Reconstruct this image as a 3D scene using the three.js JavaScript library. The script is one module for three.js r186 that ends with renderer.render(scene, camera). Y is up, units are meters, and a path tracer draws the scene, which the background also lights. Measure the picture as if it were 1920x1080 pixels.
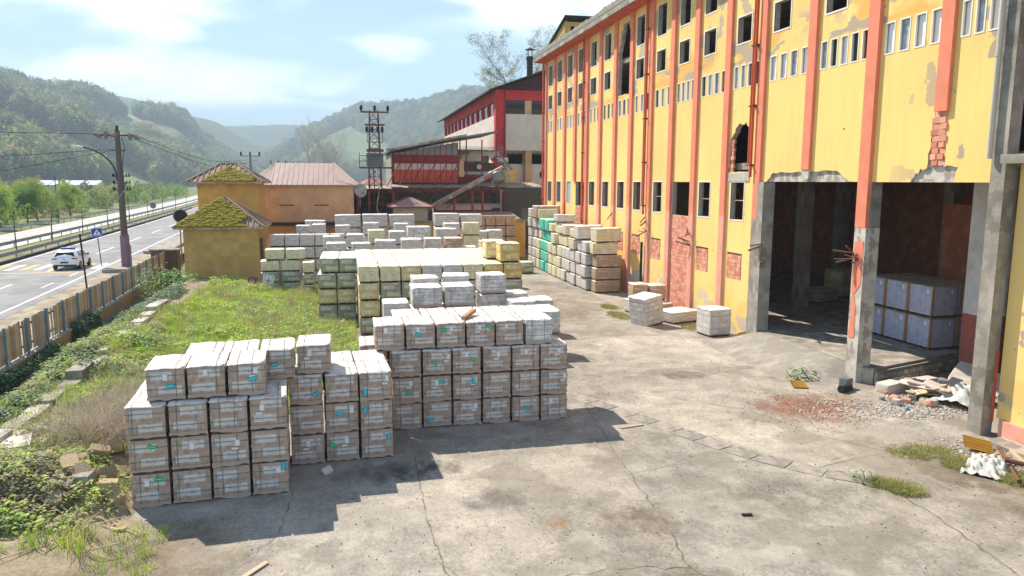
import * as THREE from 'three';
import { mergeGeometries, mergeVertices } from 'three/addons/utils/BufferGeometryUtils.js';
import { RoundedBoxGeometry } from 'three/addons/geometries/RoundedBoxGeometry.js';

// ---------- camera ----------
const scene = new THREE.Scene();
const camera = new THREE.PerspectiveCamera(2 * Math.atan(540 / 1400) * 180 / Math.PI, 16 / 9, 0.1, 9000);
camera.position.set(0, 7.2, 0);
camera.rotation.order = 'YXZ';
camera.rotation.set(-0.1426, -0.21914, 0.0035);
// ---------- sun ----------
const SUN = new THREE.Vector3(-0.48, 1, -0.75).normalize();
const sun = new THREE.DirectionalLight(0xfff2e0, 5.0);
sun.position.copy(SUN).multiplyScalar(150).add(new THREE.Vector3(0, 0, -45));
sun.target.position.set(0, 0, -45);
sun.castShadow = true; sun.shadow.radius = 1;
sun.shadow.mapSize.set(4096, 4096);
Object.assign(sun.shadow.camera, { left: -90, right: 90, top: 90, bottom: -90, near: 1, far: 400 });
scene.add(sun, sun.target);
const renderer = new THREE.WebGLRenderer({ antialias: true });
renderer.shadowMap.enabled = true;
renderer.toneMapping = THREE.LinearToneMapping;
renderer.toneMappingExposure = 1.62;
const SKY_LEVEL = 1.0, HAZE = 0.00047;

// ---------- noise ----------
function rng(s) { s |= 0; return () => { s = (s + 0x6D2B79F5) | 0; let t = Math.imul(s ^ (s >>> 15), 1 | s); t = (t + Math.imul(t ^ (t >>> 7), 61 | t)) ^ t; return ((t ^ (t >>> 14)) >>> 0) / 4294967296; }; }
const PT = new Float32Array(65536); { const r = rng(77); for (let i = 0; i < 65536; i++) PT[i] = r(); }
function vn(x, y) {
  const i = Math.floor(x), j = Math.floor(y); let u = x - i, v = y - j; u = u * u * (3 - 2 * u); v = v * v * (3 - 2 * v);
  const h = (a, b) => PT[((a * 1619 + b * 31337) ^ (b * 6971 + a * 101)) & 65535];
  const a = h(i, j), b = h(i + 1, j), c = h(i, j + 1), d = h(i + 1, j + 1);
  return a + (b - a) * u + (c - a) * v + (a - b - c + d) * u * v;
}
function fbm(x, y, o = 4) { let s = 0, a = 0.5, n = 0; for (let k = 0; k < o; k++) { s += a * vn(x, y); n += a; a *= 0.5; x = x * 2.03 + 17.3; y = y * 2.03 + 5.7; } return s / n; }
const vn3 = (x, y, z) => (vn(x + z * 0.71, y - z * 0.37) + vn(y + 31.7 - x * 0.23, z + 11.1) + vn(z * 1.1 - 7.3, x + 47.9)) / 3;
const clamp = (v, a = 0, b = 1) => Math.min(b, Math.max(a, v));
const sm = (a, b, v) => { v = clamp((v - a) / (b - a)); return v * v * (3 - 2 * v); };
const lerp = (a, b, t) => a + (b - a) * t;

// ---------- sky: air and thin cloud ----------
{
  const W = 2048, Hh = 1024, d = new Float32Array(W * Hh * 4);
  const D = THREE.MathUtils.degToRad;
  // cloud banks: azimuth east of -z (deg), elevation (deg), half sizes (deg), strength
  const banks = [[-17, 13.5, 12, 4.2, 1.0], [-9, 6.6, 12, 2.1, 0.75], [3.5, 9.6, 3, 1.0, 0.45], [-2, 3.6, 9, 1.2, 0.45], [15, 14.2, 8, 3.4, 1.0], [-32, 9, 7, 4, 0.8], [48, 12, 14, 5, 0.8], [2, 18, 10, 3, 0.5]];
  for (let j = 0; j < Hh; j++) {
    const el = ((j + 0.5) / Hh - 0.5) * Math.PI, y = Math.sin(el), c = Math.cos(el);
    for (let i = 0; i < W; i++) {
      const az = ((i + 0.5) / W - 0.5) * 2 * Math.PI, x = Math.cos(az) * c, z = Math.sin(az) * c;
      const k = (j * W + i) * 4, up = Math.max(y, 0);
      let t = Math.pow(1 - up, 3.0);
      let r = lerp(0.08, 0.72, t), g = lerp(0.165, 1.03, t), b = lerp(0.32, 1.26, t);
      const mu = x * SUN.x + y * SUN.y + z * SUN.z;
      const glow = 0.2 * Math.pow(Math.max(mu, 0), 10);
      r += glow; g += glow; b += glow * 0.9;
      if (y > -0.02) {
        const px = x / (up + 0.22), pz = z / (up + 0.22);
        const w = fbm(px * 1.6 + 3, pz * 2.4 + 9, 3) - 0.5;
        const f = fbm(px * 2.2 + w * 2.6 + 40, pz * 4.2 + w * 3 + 12, 6);
        let cov = sm(0.56, 0.82, f) * 0.3 * sm(0.03, 0.3, up);
        const ad = THREE.MathUtils.radToDeg(Math.atan2(x, -z)), ed = THREE.MathUtils.radToDeg(el);
        const fine = fbm(ad * 0.16 + w * 2 + 7, ed * 0.42 + w * 2 + 3, 6);
        for (const [ba, be, sa, se, st] of banks) {
          const q = ((ad - ba) / sa) ** 2 + ((ed - be) / se) ** 2;
          if (q < 3.2) cov = Math.max(cov, 0.8 * st * sm(0.30, 0.85, fine + 0.30 * (0.75 - q)) * sm(3.2, 0.4, q));
        }
        r = lerp(r, 1.6, cov * 0.85); g = lerp(g, 1.62, cov * 0.85); b = lerp(b, 1.65, cov * 0.85);
      }
      d[k] = r * SKY_LEVEL; d[k + 1] = g * SKY_LEVEL; d[k + 2] = b * SKY_LEVEL; d[k + 3] = 1;
    }
  }
  const t = new THREE.DataTexture(d, W, Hh, THREE.RGBAFormat, THREE.FloatType);
  t.mapping = THREE.EquirectangularReflectionMapping; t.magFilter = t.minFilter = THREE.LinearFilter; t.wrapS = THREE.RepeatWrapping; t.needsUpdate = true;
  scene.background = t; scene.environment = t;
}
scene.fog = new THREE.FogExp2(0xd8ecfc, HAZE);

// ---------- building helpers ----------
const used = {};
function numbered(n) { used[n] = (used[n] || 0) + 1; return used[n] === 1 ? n : n + '_' + String(used[n] - 1).padStart(3, '0'); }
function M(name, geo, mat, parent) {
  const m = new THREE.Mesh(geo, mat); m.castShadow = m.receiveShadow = true;
  m.name = parent ? name : numbered(name); (parent || scene).add(m); return m;
}
function tag(o, label, category, group, kind) { o.userData.label = label; if (category) o.userData.category = category; if (group) o.userData.group = group; if (kind) o.userData.kind = kind; return o; }
function thing(name, label, category, pos = [0, 0, 0], ry = 0, group) {
  const o = new THREE.Group(); o.name = numbered(name); o.position.set(...pos); o.rotation.y = ry; scene.add(o); return tag(o, label, category, group);
}
function dup(src, pos, ry, label, group) { const o = src.clone(); o.name = numbered(src.name.replace(/_\d{3}$/, '')); o.userData = { ...src.userData }; o.position.set(...pos); o.rotation.y = ry; scene.add(o); if (label) o.userData.label = label; if (group) o.userData.group = group; return o; }
function struct(name, geo, mat, label) { const m = M(name, geo, mat); m.userData.kind = 'structure'; if (label) m.userData.label = label; return m; }
function stuff(name, obj, label, category) { obj.name = numbered(name); obj.castShadow = obj.receiveShadow = true; scene.add(obj); return tag(obj, label, category, null, 'stuff'); }
const clean = g => { g = g.index ? g.toNonIndexed() : g; for (const k of Object.keys(g.attributes)) if (!['position', 'normal', 'uv'].includes(k)) g.deleteAttribute(k); return g; };
const merge = a => mergeGeometries(a.map(clean), false);
function cube(w, h, d) { const g = new THREE.BoxGeometry(w, h, d), u = g.attributes.uv; for (let i = 0; i < 24; i++) { const f = i >> 2, a = f < 2 ? d : w, b = f === 2 || f === 3 ? d : h; u.setXY(i, u.getX(i) * a + w * 3.7, u.getY(i) * b + d * 2.3); } return g; } // uv in metres
function box(w, h, d, x = 0, y = 0, z = 0, rx = 0, ry = 0, rz = 0, unit) { const g = unit ? new THREE.BoxGeometry(w, h, d) : cube(w, h, d); if (rx) g.rotateX(rx); if (rz) g.rotateZ(rz); if (ry) g.rotateY(ry); return g.translate(x, y, z); }
function bx(x0, x1, y0, y1, z0, z1) { return box(x1 - x0, y1 - y0, z1 - z0, (x0 + x1) / 2, (y0 + y1) / 2, (z0 + z1) / 2); }
function cyl(r0, r1, h, x = 0, y = 0, z = 0, n = 10) { return new THREE.CylinderGeometry(r1, r0, h, n).translate(x, y + h / 2, z); }
const V = (x, y, z) => new THREE.Vector3(x, y, z);
function bar(a, b, r, n = 6, r2 = r) { const A = V(...a), B = V(...b), L = A.distanceTo(B); const g = new THREE.CylinderGeometry(r2, r, L, n); g.applyQuaternion(new THREE.Quaternion().setFromUnitVectors(V(0, 1, 0), B.clone().sub(A).normalize())); const c = A.add(B).multiplyScalar(0.5); return g.translate(c.x, c.y, c.z); }
function beam(a, b, w, h) { const A = V(...a), B = V(...b), L = A.distanceTo(B), o = new THREE.Object3D(); o.position.copy(A).add(B).multiplyScalar(0.5); o.up.set(0, 1, 0); o.lookAt(B); o.updateMatrix(); return cube(w, h, L).applyMatrix4(o.matrix); }
// box with rumpled, slightly dented faces
function rumple(w, h, d, seed, amp, round = 0.03, n = [6, 5, 6]) {
  const g = new THREE.BoxGeometry(w, h, d, ...n), p = g.attributes.position;
  for (let i = 0; i < p.count; i++) {
    let x = p.getX(i), y = p.getY(i), z = p.getZ(i);
    const e = [Math.abs(x) / (w / 2), Math.abs(y) / (h / 2), Math.abs(z) / (d / 2)].filter(v => v > 0.99).length;
    const s = 1 - (e === 2 ? round * 0.8 : e === 3 ? round * 1.4 : 0);
    const f = 3.1, a = vn3(x * f + seed, y * f, z * f + seed) - 0.5, b = vn3(x * 9 + seed, y * 9, z * 9) - 0.5;
    const k = s - (a * 0.7 + 0.35) * amp - b * amp * 0.5;
    x *= lerp(1, k, 1); z *= k; y = y > 0 ? y * (1 - (0.3 + a) * amp * 1.2) : y;
    p.setXYZ(i, x + a * amp * 0.15, y, z);
  }
  g.translate(0, h / 2, 0); g.computeVertexNormals(); return g;
}
// rock / broken lump
function lump(r, seed, sx = 1, sy = 1, sz = 1, det = 1, rough = 0.5) {
  const g = new THREE.IcosahedronGeometry(r, det), p = g.attributes.position;
  for (let i = 0; i < p.count; i++) { const x = p.getX(i), y = p.getY(i), z = p.getZ(i), k = 1 + rough * (vn3(x / r * 1.4 + seed, y / r * 1.4, z / r * 1.4) - 0.5) * 2; p.setXYZ(i, x * k * sx, y * k * sy, z * k * sz); }
  g.computeVertexNormals(); return g;
}

// ---------- textures ----------
function canvasTex(w, h, draw, wrap) {
  const c = document.createElement('canvas'); c.width = w; c.height = h; draw(c.getContext('2d'), w, h);
  const t = new THREE.CanvasTexture(c); t.colorSpace = THREE.SRGBColorSpace; if (wrap) t.wrapS = t.wrapT = THREE.RepeatWrapping; return t;
}
function pixels(ctx, w, h, f) { const im = ctx.getImageData(0, 0, w, h), d = im.data; for (let y = 0, k = 0; y < h; y++) for (let x = 0; x < w; x++, k += 4) f(d, k, x, y); ctx.putImageData(im, 0, 0); }
const mul = (d, k, v) => { d[k] = clamp(d[k] * v, 0, 255); d[k + 1] = clamp(d[k + 1] * v, 0, 255); d[k + 2] = clamp(d[k + 2] * v, 0, 255); };
const mixc = (d, k, c, t) => { d[k] = lerp(d[k], c[0], t); d[k + 1] = lerp(d[k + 1], c[1], t); d[k + 2] = lerp(d[k + 2], c[2], t); };
// mirrored-repeat noise map for bump (grey)
function noiseTex(n, f, o, seed) {
  const d = new Uint8Array(n * n * 4);
  for (let y = 0, k = 0; y < n; y++) for (let x = 0; x < n; x++, k += 4) { const v = fbm(x / n * f + seed, y / n * f, o) * 255; d[k] = d[k + 1] = d[k + 2] = v; d[k + 3] = 255; }
  const t = new THREE.DataTexture(d, n, n); t.wrapS = t.wrapT = THREE.MirroredRepeatWrapping; t.magFilter = THREE.LinearFilter; t.minFilter = THREE.LinearMipmapLinearFilter; t.generateMipmaps = true; t.needsUpdate = true; return t;
}
const rep = (t, x, y = x) => { const c = t.clone(); c.repeat.set(x, y); c.needsUpdate = true; return c; };
const GRIT = noiseTex(512, 90, 4, 3), SOFT = noiseTex(256, 9, 5, 60);
// mottled colour map around an sRGB base; uv in metres are scaled by 1/size
const MC = {};
function mottle(base, seed, o = {}) { // a map with its own patches, or a shared neutral grain that the material colour tints
  const key = o.patch ? JSON.stringify([base, seed, o]) : [Math.round((o.amt ?? 0.35) * 4), o.stretch || 1, seed % 2].join(); if (MC[key]) { const c = MC[key].clone(); c.repeat.set(1 / (o.size || 3), 1 / (o.size || 3)); c.needsUpdate = true; return c; }
  const n = o.n || 256, f = o.f || 7, b0 = o.patch ? base : [226, 226, 226];
  const t = canvasTex(n, n, (c) => { c.fillStyle = `rgb(${b0})`; c.fillRect(0, 0, n, n); pixels(c, n, n, (d, k, x, y) => {
    const a = fbm(x / n * f + seed, y / n * f * (o.stretch || 1), 5) - 0.5, b = vn(x * 0.7 + seed, y * 0.7) - 0.5;
    mul(d, k, 1 + a * (o.amt ?? 0.35) + b * (o.fine ?? 0.1));
    if (o.patch) { const q = fbm(x / n * f * 0.8 + seed + 50, y / n * f * 0.8 + 9, 5); mixc(d, k, o.patch, sm(o.at ?? 0.56, (o.at ?? 0.56) + 0.05, q) * (o.pa ?? 0.8)); }
  }); });
  t.wrapS = t.wrapT = THREE.MirroredRepeatWrapping; t.repeat.set(1 / (o.size || 3), 1 / (o.size || 3)); return MC[key] = t;
}
const lin = v => Math.pow(v / 255, 2.2), tintOf = (base, o) => o.patch ? new THREE.Color(1, 1, 1) : new THREE.Color().setRGB(...base.map(v => lin(v) / lin(226)));
const std = (color, roughness = 0.85, extra = {}) => new THREE.MeshStandardMaterial({ color, roughness, ...extra });
const mot = (base, seed, o = {}, roughness = 0.88, extra = {}) => new THREE.MeshStandardMaterial({ color: tintOf(base, o), map: mottle(base, seed, o), roughness, bumpMap: rep(GRIT, 1 / (o.size || 3)), bumpScale: 0.004, ...extra });
const MT = {
  concrete: mot([150, 144, 134], 5, { amt: 0.5, fine: 0.18, patch: [112, 106, 98], at: 0.6, pa: 0.6, size: 2.5 }),
  plaster: mot([176, 168, 160], 8, { amt: 0.3, size: 2 }),
  render: mot([188, 182, 172], 9, { amt: 0.35, patch: [150, 140, 128], at: 0.58, size: 1.6 }),
  orange: mot([226, 134, 106], 12, { amt: 0.16, fine: 0.06, patch: [196, 142, 122], at: 0.68, size: 4 }),
  orangeDeep: mot([196, 92, 66], 13, { amt: 0.2, fine: 0.06, size: 4 }),
  salmon: mot([226, 158, 138], 14, { amt: 0.16, fine: 0.06, patch: [204, 178, 158], at: 0.64, size: 3 }),
  ochre: mot([204, 158, 84], 21, { amt: 0.3, fine: 0.08, patch: [176, 140, 88], at: 0.6, pa: 0.3, size: 5 }),
  ochreDull: mot([190, 156, 92], 22, { amt: 0.28, fine: 0.08, patch: [166, 142, 92], at: 0.6, pa: 0.25, size: 4 }),
  beige: mot([206, 162, 124], 23, { amt: 0.2, fine: 0.06, patch: [176, 132, 100], at: 0.64, pa: 0.25, size: 6 }),
  redPaint: mot([190, 56, 58], 24, { amt: 0.2, fine: 0.05, size: 4 }),
  redSteel: mot([142, 42, 40], 25, { amt: 0.4, fine: 0.1, size: 2 }, 0.7),
  greyPink: mot([214, 200, 192], 26, { amt: 0.14, fine: 0.05, patch: [202, 188, 178], at: 0.62, pa: 0.4, size: 5 }),
  rust: mot([96, 66, 50], 27, { amt: 0.6, fine: 0.3, patch: [128, 74, 44], at: 0.55, size: 1 }, 0.8),
  steel: mot([120, 126, 130], 28, { amt: 0.3, size: 2 }, 0.55, { metalness: 0.4 }),
  dark: std(0x23211f, 0.8), black: std(0x121212, 0.6), white: std(0xe9e9e6, 0.6),
  wood: mot([168, 128, 88], 30, { amt: 0.5, fine: 0.2, stretch: 0.12, size: 0.8 }),
  woodGrey: mot([176, 158, 136], 31, { amt: 0.55, fine: 0.2, stretch: 0.1, size: 1 }),
  woodPale: mot([198, 176, 144], 32, { amt: 0.35, fine: 0.15, stretch: 0.1, size: 1 }),
  asphalt: mot([132, 134, 136], 33, { amt: 0.3, fine: 0.14, patch: [112, 113, 116], at: 0.58, pa: 0.5, size: 9 }),
  roadPale: mot([176, 176, 174], 34, { amt: 0.2, fine: 0.1, size: 9 }),
  tileRoof: mot([146, 122, 106], 35, { amt: 0.5, fine: 0.2, patch: [96, 88, 74], at: 0.56, size: 1.4 }),
  moss: mot([172, 148, 44], 36, { amt: 0.7, fine: 0.4, patch: [118, 112, 36], at: 0.52, size: 0.7 }, 1),
  pinkRoof: mot([150, 126, 120], 37, { amt: 0.2, fine: 0.06, size: 4 }, 0.6),
  tin: mot([168, 158, 142], 38, { amt: 0.4, fine: 0.1, patch: [128, 96, 74], at: 0.6, size: 3 }, 0.6),
  yellowPaint: std(0xd9ab33, 0.8), whitePaint: std(0xdcdcd6, 0.8), orangePaint: std(0xdcaa58, 0.8),
  glassDark: new THREE.MeshPhysicalMaterial({ color: 0x1c2428, roughness: 0.08, metalness: 0.0 }),
  teal: std(0x12a6b4, 0.6), green: std(0x16a864, 0.6), label: std(0xe6e4e2, 0.7),
};

// ---------- ground ----------
// yard coordinates: x to the factory, z away is negative
const yardTex = canvasTex(2048, 2048, (c, W, Hh) => {
  const X = x => (x + 12) / 36 * W, Y = z => (z + 60) / 54 * Hh, S = W / 36;
  c.fillStyle = 'rgb(160,152,139)'; c.fillRect(0, 0, W, Hh);
  const poly = (pts, col) => { c.fillStyle = col; c.beginPath(); pts.forEach(([x, z], i) => i ? c.lineTo(X(x), Y(z)) : c.moveTo(X(x), Y(z))); c.closePath(); c.fill(); };
  const r = rng(5);
  const wob = (pts, amp, col, w) => { c.strokeStyle = col; c.lineJoin = 'round'; for (let i = 0; i + 1 < pts.length; i++) { const [a, b] = pts[i], [p, q] = pts[i + 1]; const L = Math.hypot(p - a, q - b), n = Math.max(2, L / 0.22 | 0); let px = X(a), py = Y(b); for (let k = 1; k <= n; k++) { const t = k / n, e = k === n ? 0 : amp; const nx = X(a + (p - a) * t + (r() - 0.5) * e), ny = Y(b + (q - b) * t + (r() - 0.5) * e); c.lineWidth = w * S * (0.5 + r()); c.beginPath(); c.moveTo(px, py); c.lineTo(nx, ny); c.stroke(); px = nx; py = ny; } } };
  // poured sections
  poly([[1.6, -19], [6.9, -21], [6.6, -16.9], [6.4, -13.5], [6.2, -6], [1.6, -6]], 'rgb(166,156,140)');
  poly([[6.9, -22], [8.9, -20.2], [11.4, -15.8], [12, -10], [12, -6], [6.2, -6], [6.5, -14]], 'rgb(156,149,136)');
  poly([[-4.6, -16.4], [1.6, -16.6], [1.6, -6], [-3.2, -6], [-2.6, -13], [-1.4, -15.4], [-2, -16.4]], 'rgb(167,157,143)');
  poly([[9.4, -23.5], [12.5, -20.8], [14.2, -16.8], [11.6, -16.1], [9.2, -20.2], [7.9, -22.6]], 'rgb(171,162,147)');
  poly([[7.2, -30], [16.5, -31], [17.9, -24], [13, -21.4], [9.6, -24]], 'rgb(164,156,143)');
  poly([[-12, -60], [-12, -6], [-4.2, -6], [-3.4, -12], [-3.1, -15], [-4.7, -16.6], [-4.9, -21], [-1, -30], [0.7, -34], [0.4, -44], [-4, -60]], 'rgb(158,142,114)');
  // joints and cracks
  const crack = 'rgba(84,75,62,0.85)', joint = 'rgba(104,94,80,0.8)';
  wob([[7.4, -22.4], [6.75, -17], [6.7, -16.3], [6.5, -14], [6.15, -12.2], [6.6, -10.8], [7.2, -9.4]], 0.10, crack, 0.02);
  wob([[6.7, -16.6], [8.2, -17], [9.6, -16.9], [10.6, -16.7]], 0.14, joint, 0.02);
  wob([[6.15, -12.1], [4.6, -12.4], [2.8, -12.2], [1.6, -12.1], [0.4, -12.6]], 0.14, crack, 0.018);
  wob([[1.6, -19], [1.55, -15.5], [1.62, -13.2], [2, -10.5], [1.9, -6]], 0.07, crack, 0.018);
  wob([[1.62, -13.2], [2.4, -11.6], [2.5, -9]], 0.08, joint, 0.02);
  wob([[9.4, -23.5], [12.4, -20.7], [13.1, -18.2], [14.1, -16.6], [12.2, -16.2], [11.3, -16.0]], 0.06, crack, 0.02);
  wob([[12.2, -16.4], [14.6, -17.1], [16.6, -17.2]], 0.12, joint, 0.02);
  wob([[7.2, -25], [10, -26], [13, -25], [16, -26]], 0.16, joint, 0.022);
  wob([[6.9, -29], [10, -30.4], [13, -29.6]], 0.16, joint, 0.022);
  wob([[12, -33], [10.6, -40], [11.4, -48], [10.6, -58]], 0.3, joint, 0.03);
  wob([[-3.1, -6], [-2.8, -12.5], [-1.5, -15.2], [-1.4, -17.3]], 0.12, crack, 0.018);
  wob([[12.5, -15], [12.3, -12.4], [11.9, -10], [12.4, -6]], 0.12, crack, 0.03);
  wob([[14.8, -13], [13.6, -11.6], [14.6, -9]], 0.12, joint, 0.03);
  for (let i = 0; i < 46; i++) { let x = 1 + r() * 15, z = -10 - r() * 42, a = r() * 6.3; const pts = [[x, z]]; for (let k = 0; k < 4; k++) { a += (r() - 0.5) * 1.1; x += Math.cos(a) * 0.5; z += Math.sin(a) * 0.5; pts.push([x, z]); } wob(pts, 0.1, 'rgba(112,101,86,0.55)', 0.014); }
  const blob = (x, z, rx, rz, col, n = 160, sz = 0.12) => { for (let i = 0; i < n; i++) { const a = r() * 6.283, q = Math.sqrt(r()); c.fillStyle = col; c.globalAlpha = 0.05 + 0.22 * r() * (1 - q * 0.6); c.beginPath(); c.ellipse(X(x + Math.cos(a) * rx * q), Y(z + Math.sin(a) * rz * q), sz * S * (0.3 + 2 * r()), sz * S * 0.8 * (0.3 + 2 * r()), r() * 3, 0, 6.3); c.fill(); } c.globalAlpha = 1; };
  // grime, oil, brick dust, cement dust
  blob(9.2, -14.6, 1.9, 0.9, 'rgb(112,105,94)', 220, 0.16); blob(7.6, -18.6, 1.3, 0.9, 'rgb(128,120,106)', 160); blob(3.1, -15.9, 0.7, 0.5, 'rgb(98,94,88)', 90);
  blob(6, -14.2, 0.9, 0.7, 'rgb(122,106,86)', 130); blob(5, -11.6, 2.2, 0.6, 'rgb(116,102,82)', 140); blob(1.2, -18, 1.6, 0.6, 'rgb(60,60,58)', 160);
  blob(11.6, -40, 2, 4, 'rgb(120,106,90)', 200, 0.3); blob(13.6, -47, 1.6, 5, 'rgb(112,98,82)', 200, 0.3); blob(9.6, -50, 2, 4, 'rgb(128,114,98)', 160, 0.3);
  blob(14.6, -20.6, 1.9, 1.5, 'rgb(156,84,54)', 520, 0.1); blob(14, -21, 1.2, 0.9, 'rgb(150,72,44)', 300, 0.07); blob(16.4, -19.4, 1.5, 0.9, 'rgb(188,182,172)', 420, 0.09); blob(17.4, -18.4, 1.6, 1.2, 'rgb(190,184,174)', 260, 0.09);
  blob(-1.9, -13.0, 1.1, 0.5, 'rgb(168,92,66)', 260, 0.05); blob(4.2, -14.4, 0.25, 0.15, 'rgb(166,122,76)', 40, 0.08); blob(15.6, -28.6, 2, 1.6, 'rgb(186,178,164)', 200, 0.2); blob(13.2, -30.5, 2.8, 1.8, 'rgb(190,182,166)', 220, 0.25);
  blob(15.4, -15.2, 1.5, 1.4, 'rgb(112,94,70)', 620, 0.12); blob(16.4, -12.5, 2.2, 2.6, 'rgb(112,96,74)', 900, 0.14); blob(16.9, -16.4, 0.9, 0.8, 'rgb(150,142,130)', 300, 0.08); blob(12.6, -14.5, 0.7, 0.6, 'rgb(122,102,72)', 160, 0.1);
  blob(12.2, -25.2, 0.8, 0.5, 'rgb(104,86,68)', 120, 0.1); blob(-3.6, -14.4, 1.4, 1.8, 'rgb(134,118,92)', 420, 0.16); blob(-4.6, -11, 2, 3, 'rgb(130,112,86)', 420, 0.2);
  for (let i = 0; i < 5200; i++) { const x = -4 + r() * 22, z = -8 - r() * 40; c.fillStyle = r() < 0.7 ? 'rgb(96,88,76)' : 'rgb(196,190,178)'; c.globalAlpha = 0.3 + r() * 0.5; const s = S * (0.006 + 0.03 * r() * r()); c.fillRect(X(x), Y(z), s * 1.4, s); } c.globalAlpha = 1;
  pixels(c, W, Hh, (d, k, x, y) => {
    const wx = x / W * 36, wz = y / Hh * 54;
    const a = fbm(wx * 0.35 + 3, wz * 0.35, 3) - 0.5, b = fbm(wx * 2.1 + 40, wz * 2.1, 4) - 0.5, e = vn(x * 0.61, y * 0.83) - 0.5, s = vn(x * 0.31 + 9, y * 0.37) - 0.5;
    mul(d, k, 1 + a * 0.26 + b * 0.34 + e * 0.17 + s * 0.13);
    const l = sm(0.58, 0.66, fbm(wx * 0.9 + 80, wz * 0.9 + 30, 5)); mixc(d, k, [182, 172, 156], l * 0.32);
    const q = sm(0.6, 0.68, fbm(wx * 0.7 + 180, wz * 0.7 + 130, 5)); mixc(d, k, [126, 116, 101], q * 0.4);
    const m = (d[k] + d[k + 1] + d[k + 2]) / 3; mixc(d, k, [m, m, m], 0.24); mul(d, k, 0.93);
  });
});
const yardMat = new THREE.MeshStandardMaterial({ map: yardTex, roughness: 0.95, bumpMap: rep(GRIT, 14, 21), bumpScale: 0.006 });
{ // yard sheet with slight settlement, flat under the goods
  const g = new THREE.PlaneGeometry(36, 54, 90, 135).rotateX(-Math.PI / 2).translate(6, 0, -33), p = g.attributes.position;
  for (let i = 0; i < p.count; i++) { const x = p.getX(i), z = p.getZ(i); p.setY(i, 0.004 + (fbm(x * 0.4, z * 0.4, 3) - 0.5) * 0.012); }
  g.computeVertexNormals(); struct('yard_pavement', g, yardMat, 'cracked pale concrete yard');
}
const soilMat = mot([150, 136, 112], 41, { amt: 0.5, fine: 0.25, patch: [124, 116, 76], at: 0.55, pa: 0.5, size: 6 }, 1);
const meadowMat = mot([104, 112, 62], 42, { amt: 0.5, fine: 0.2, patch: [126, 122, 82], at: 0.55, pa: 0.6, size: 20 }, 1);
{ const g = new THREE.PlaneGeometry(5600, 5600).rotateX(-Math.PI / 2).translate(0, -0.35, -2500); g.attributes.uv.array.forEach((v, i, a) => a[i] = v * 5600); struct('ground', g, meadowMat, 'valley floor meadow'); }
// sheet: grid over x,z with a height function
function sheet(x0, x1, z0, z1, nx, nz, f) {
  const g = new THREE.PlaneGeometry(1, 1, nx, nz), p = g.attributes.position, u = g.attributes.uv;
  for (let i = 0; i < p.count; i++) { const a = u.getX(i), b = u.getY(i), x = lerp(x0, x1, a), z = lerp(z1, z0, b); p.setXYZ(i, x, f(x, z), z); u.setXY(i, x, -z); }
  g.computeVertexNormals(); return g;
}
const bankH = (x, z) => { // weedy bank between the fence wall and the stock
  let h = 0.25 * sm(-4.2, -6, x) + 0.35 * sm(-6, -9, x) - 0.75 * sm(-9.6, -10.9, x);
  h += 0.5 * Math.exp(-(((x + 7.3) / 1.5) ** 2 + ((z + 17.5) / 1.3) ** 2)) + 0.35 * Math.exp(-(((x + 6) / 1.3) ** 2 + ((z + 20) / 2) ** 2));
  h += 0.28 * sm(-1.2, -3, x) * sm(-26, -30, z) * sm(-54, -50, z);
  h += (fbm(x * 0.8 + 9, z * 0.8, 4) - 0.5) * 0.4 * sm(-4, -5.5, x - 0.0) + (fbm(x * 1.1, z * 1.1 + 8, 3) - 0.5) * 0.16 * sm(-0.2, -2, x) * sm(-24, -27, z);
  const edge = Math.min(sm(-4.3, -5.2, x) + sm(-23, -25, z) * sm(0.6, -0.4, x), 1) * sm(-13.2, -14.2, z);
  return -0.05 + (h + 0.05) * edge;
};
struct('weedy_bank_ground', sheet(-13, 0.9, -54, -12.5, 90, 240, bankH), soilMat, 'earth bank under the weeds');

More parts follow.
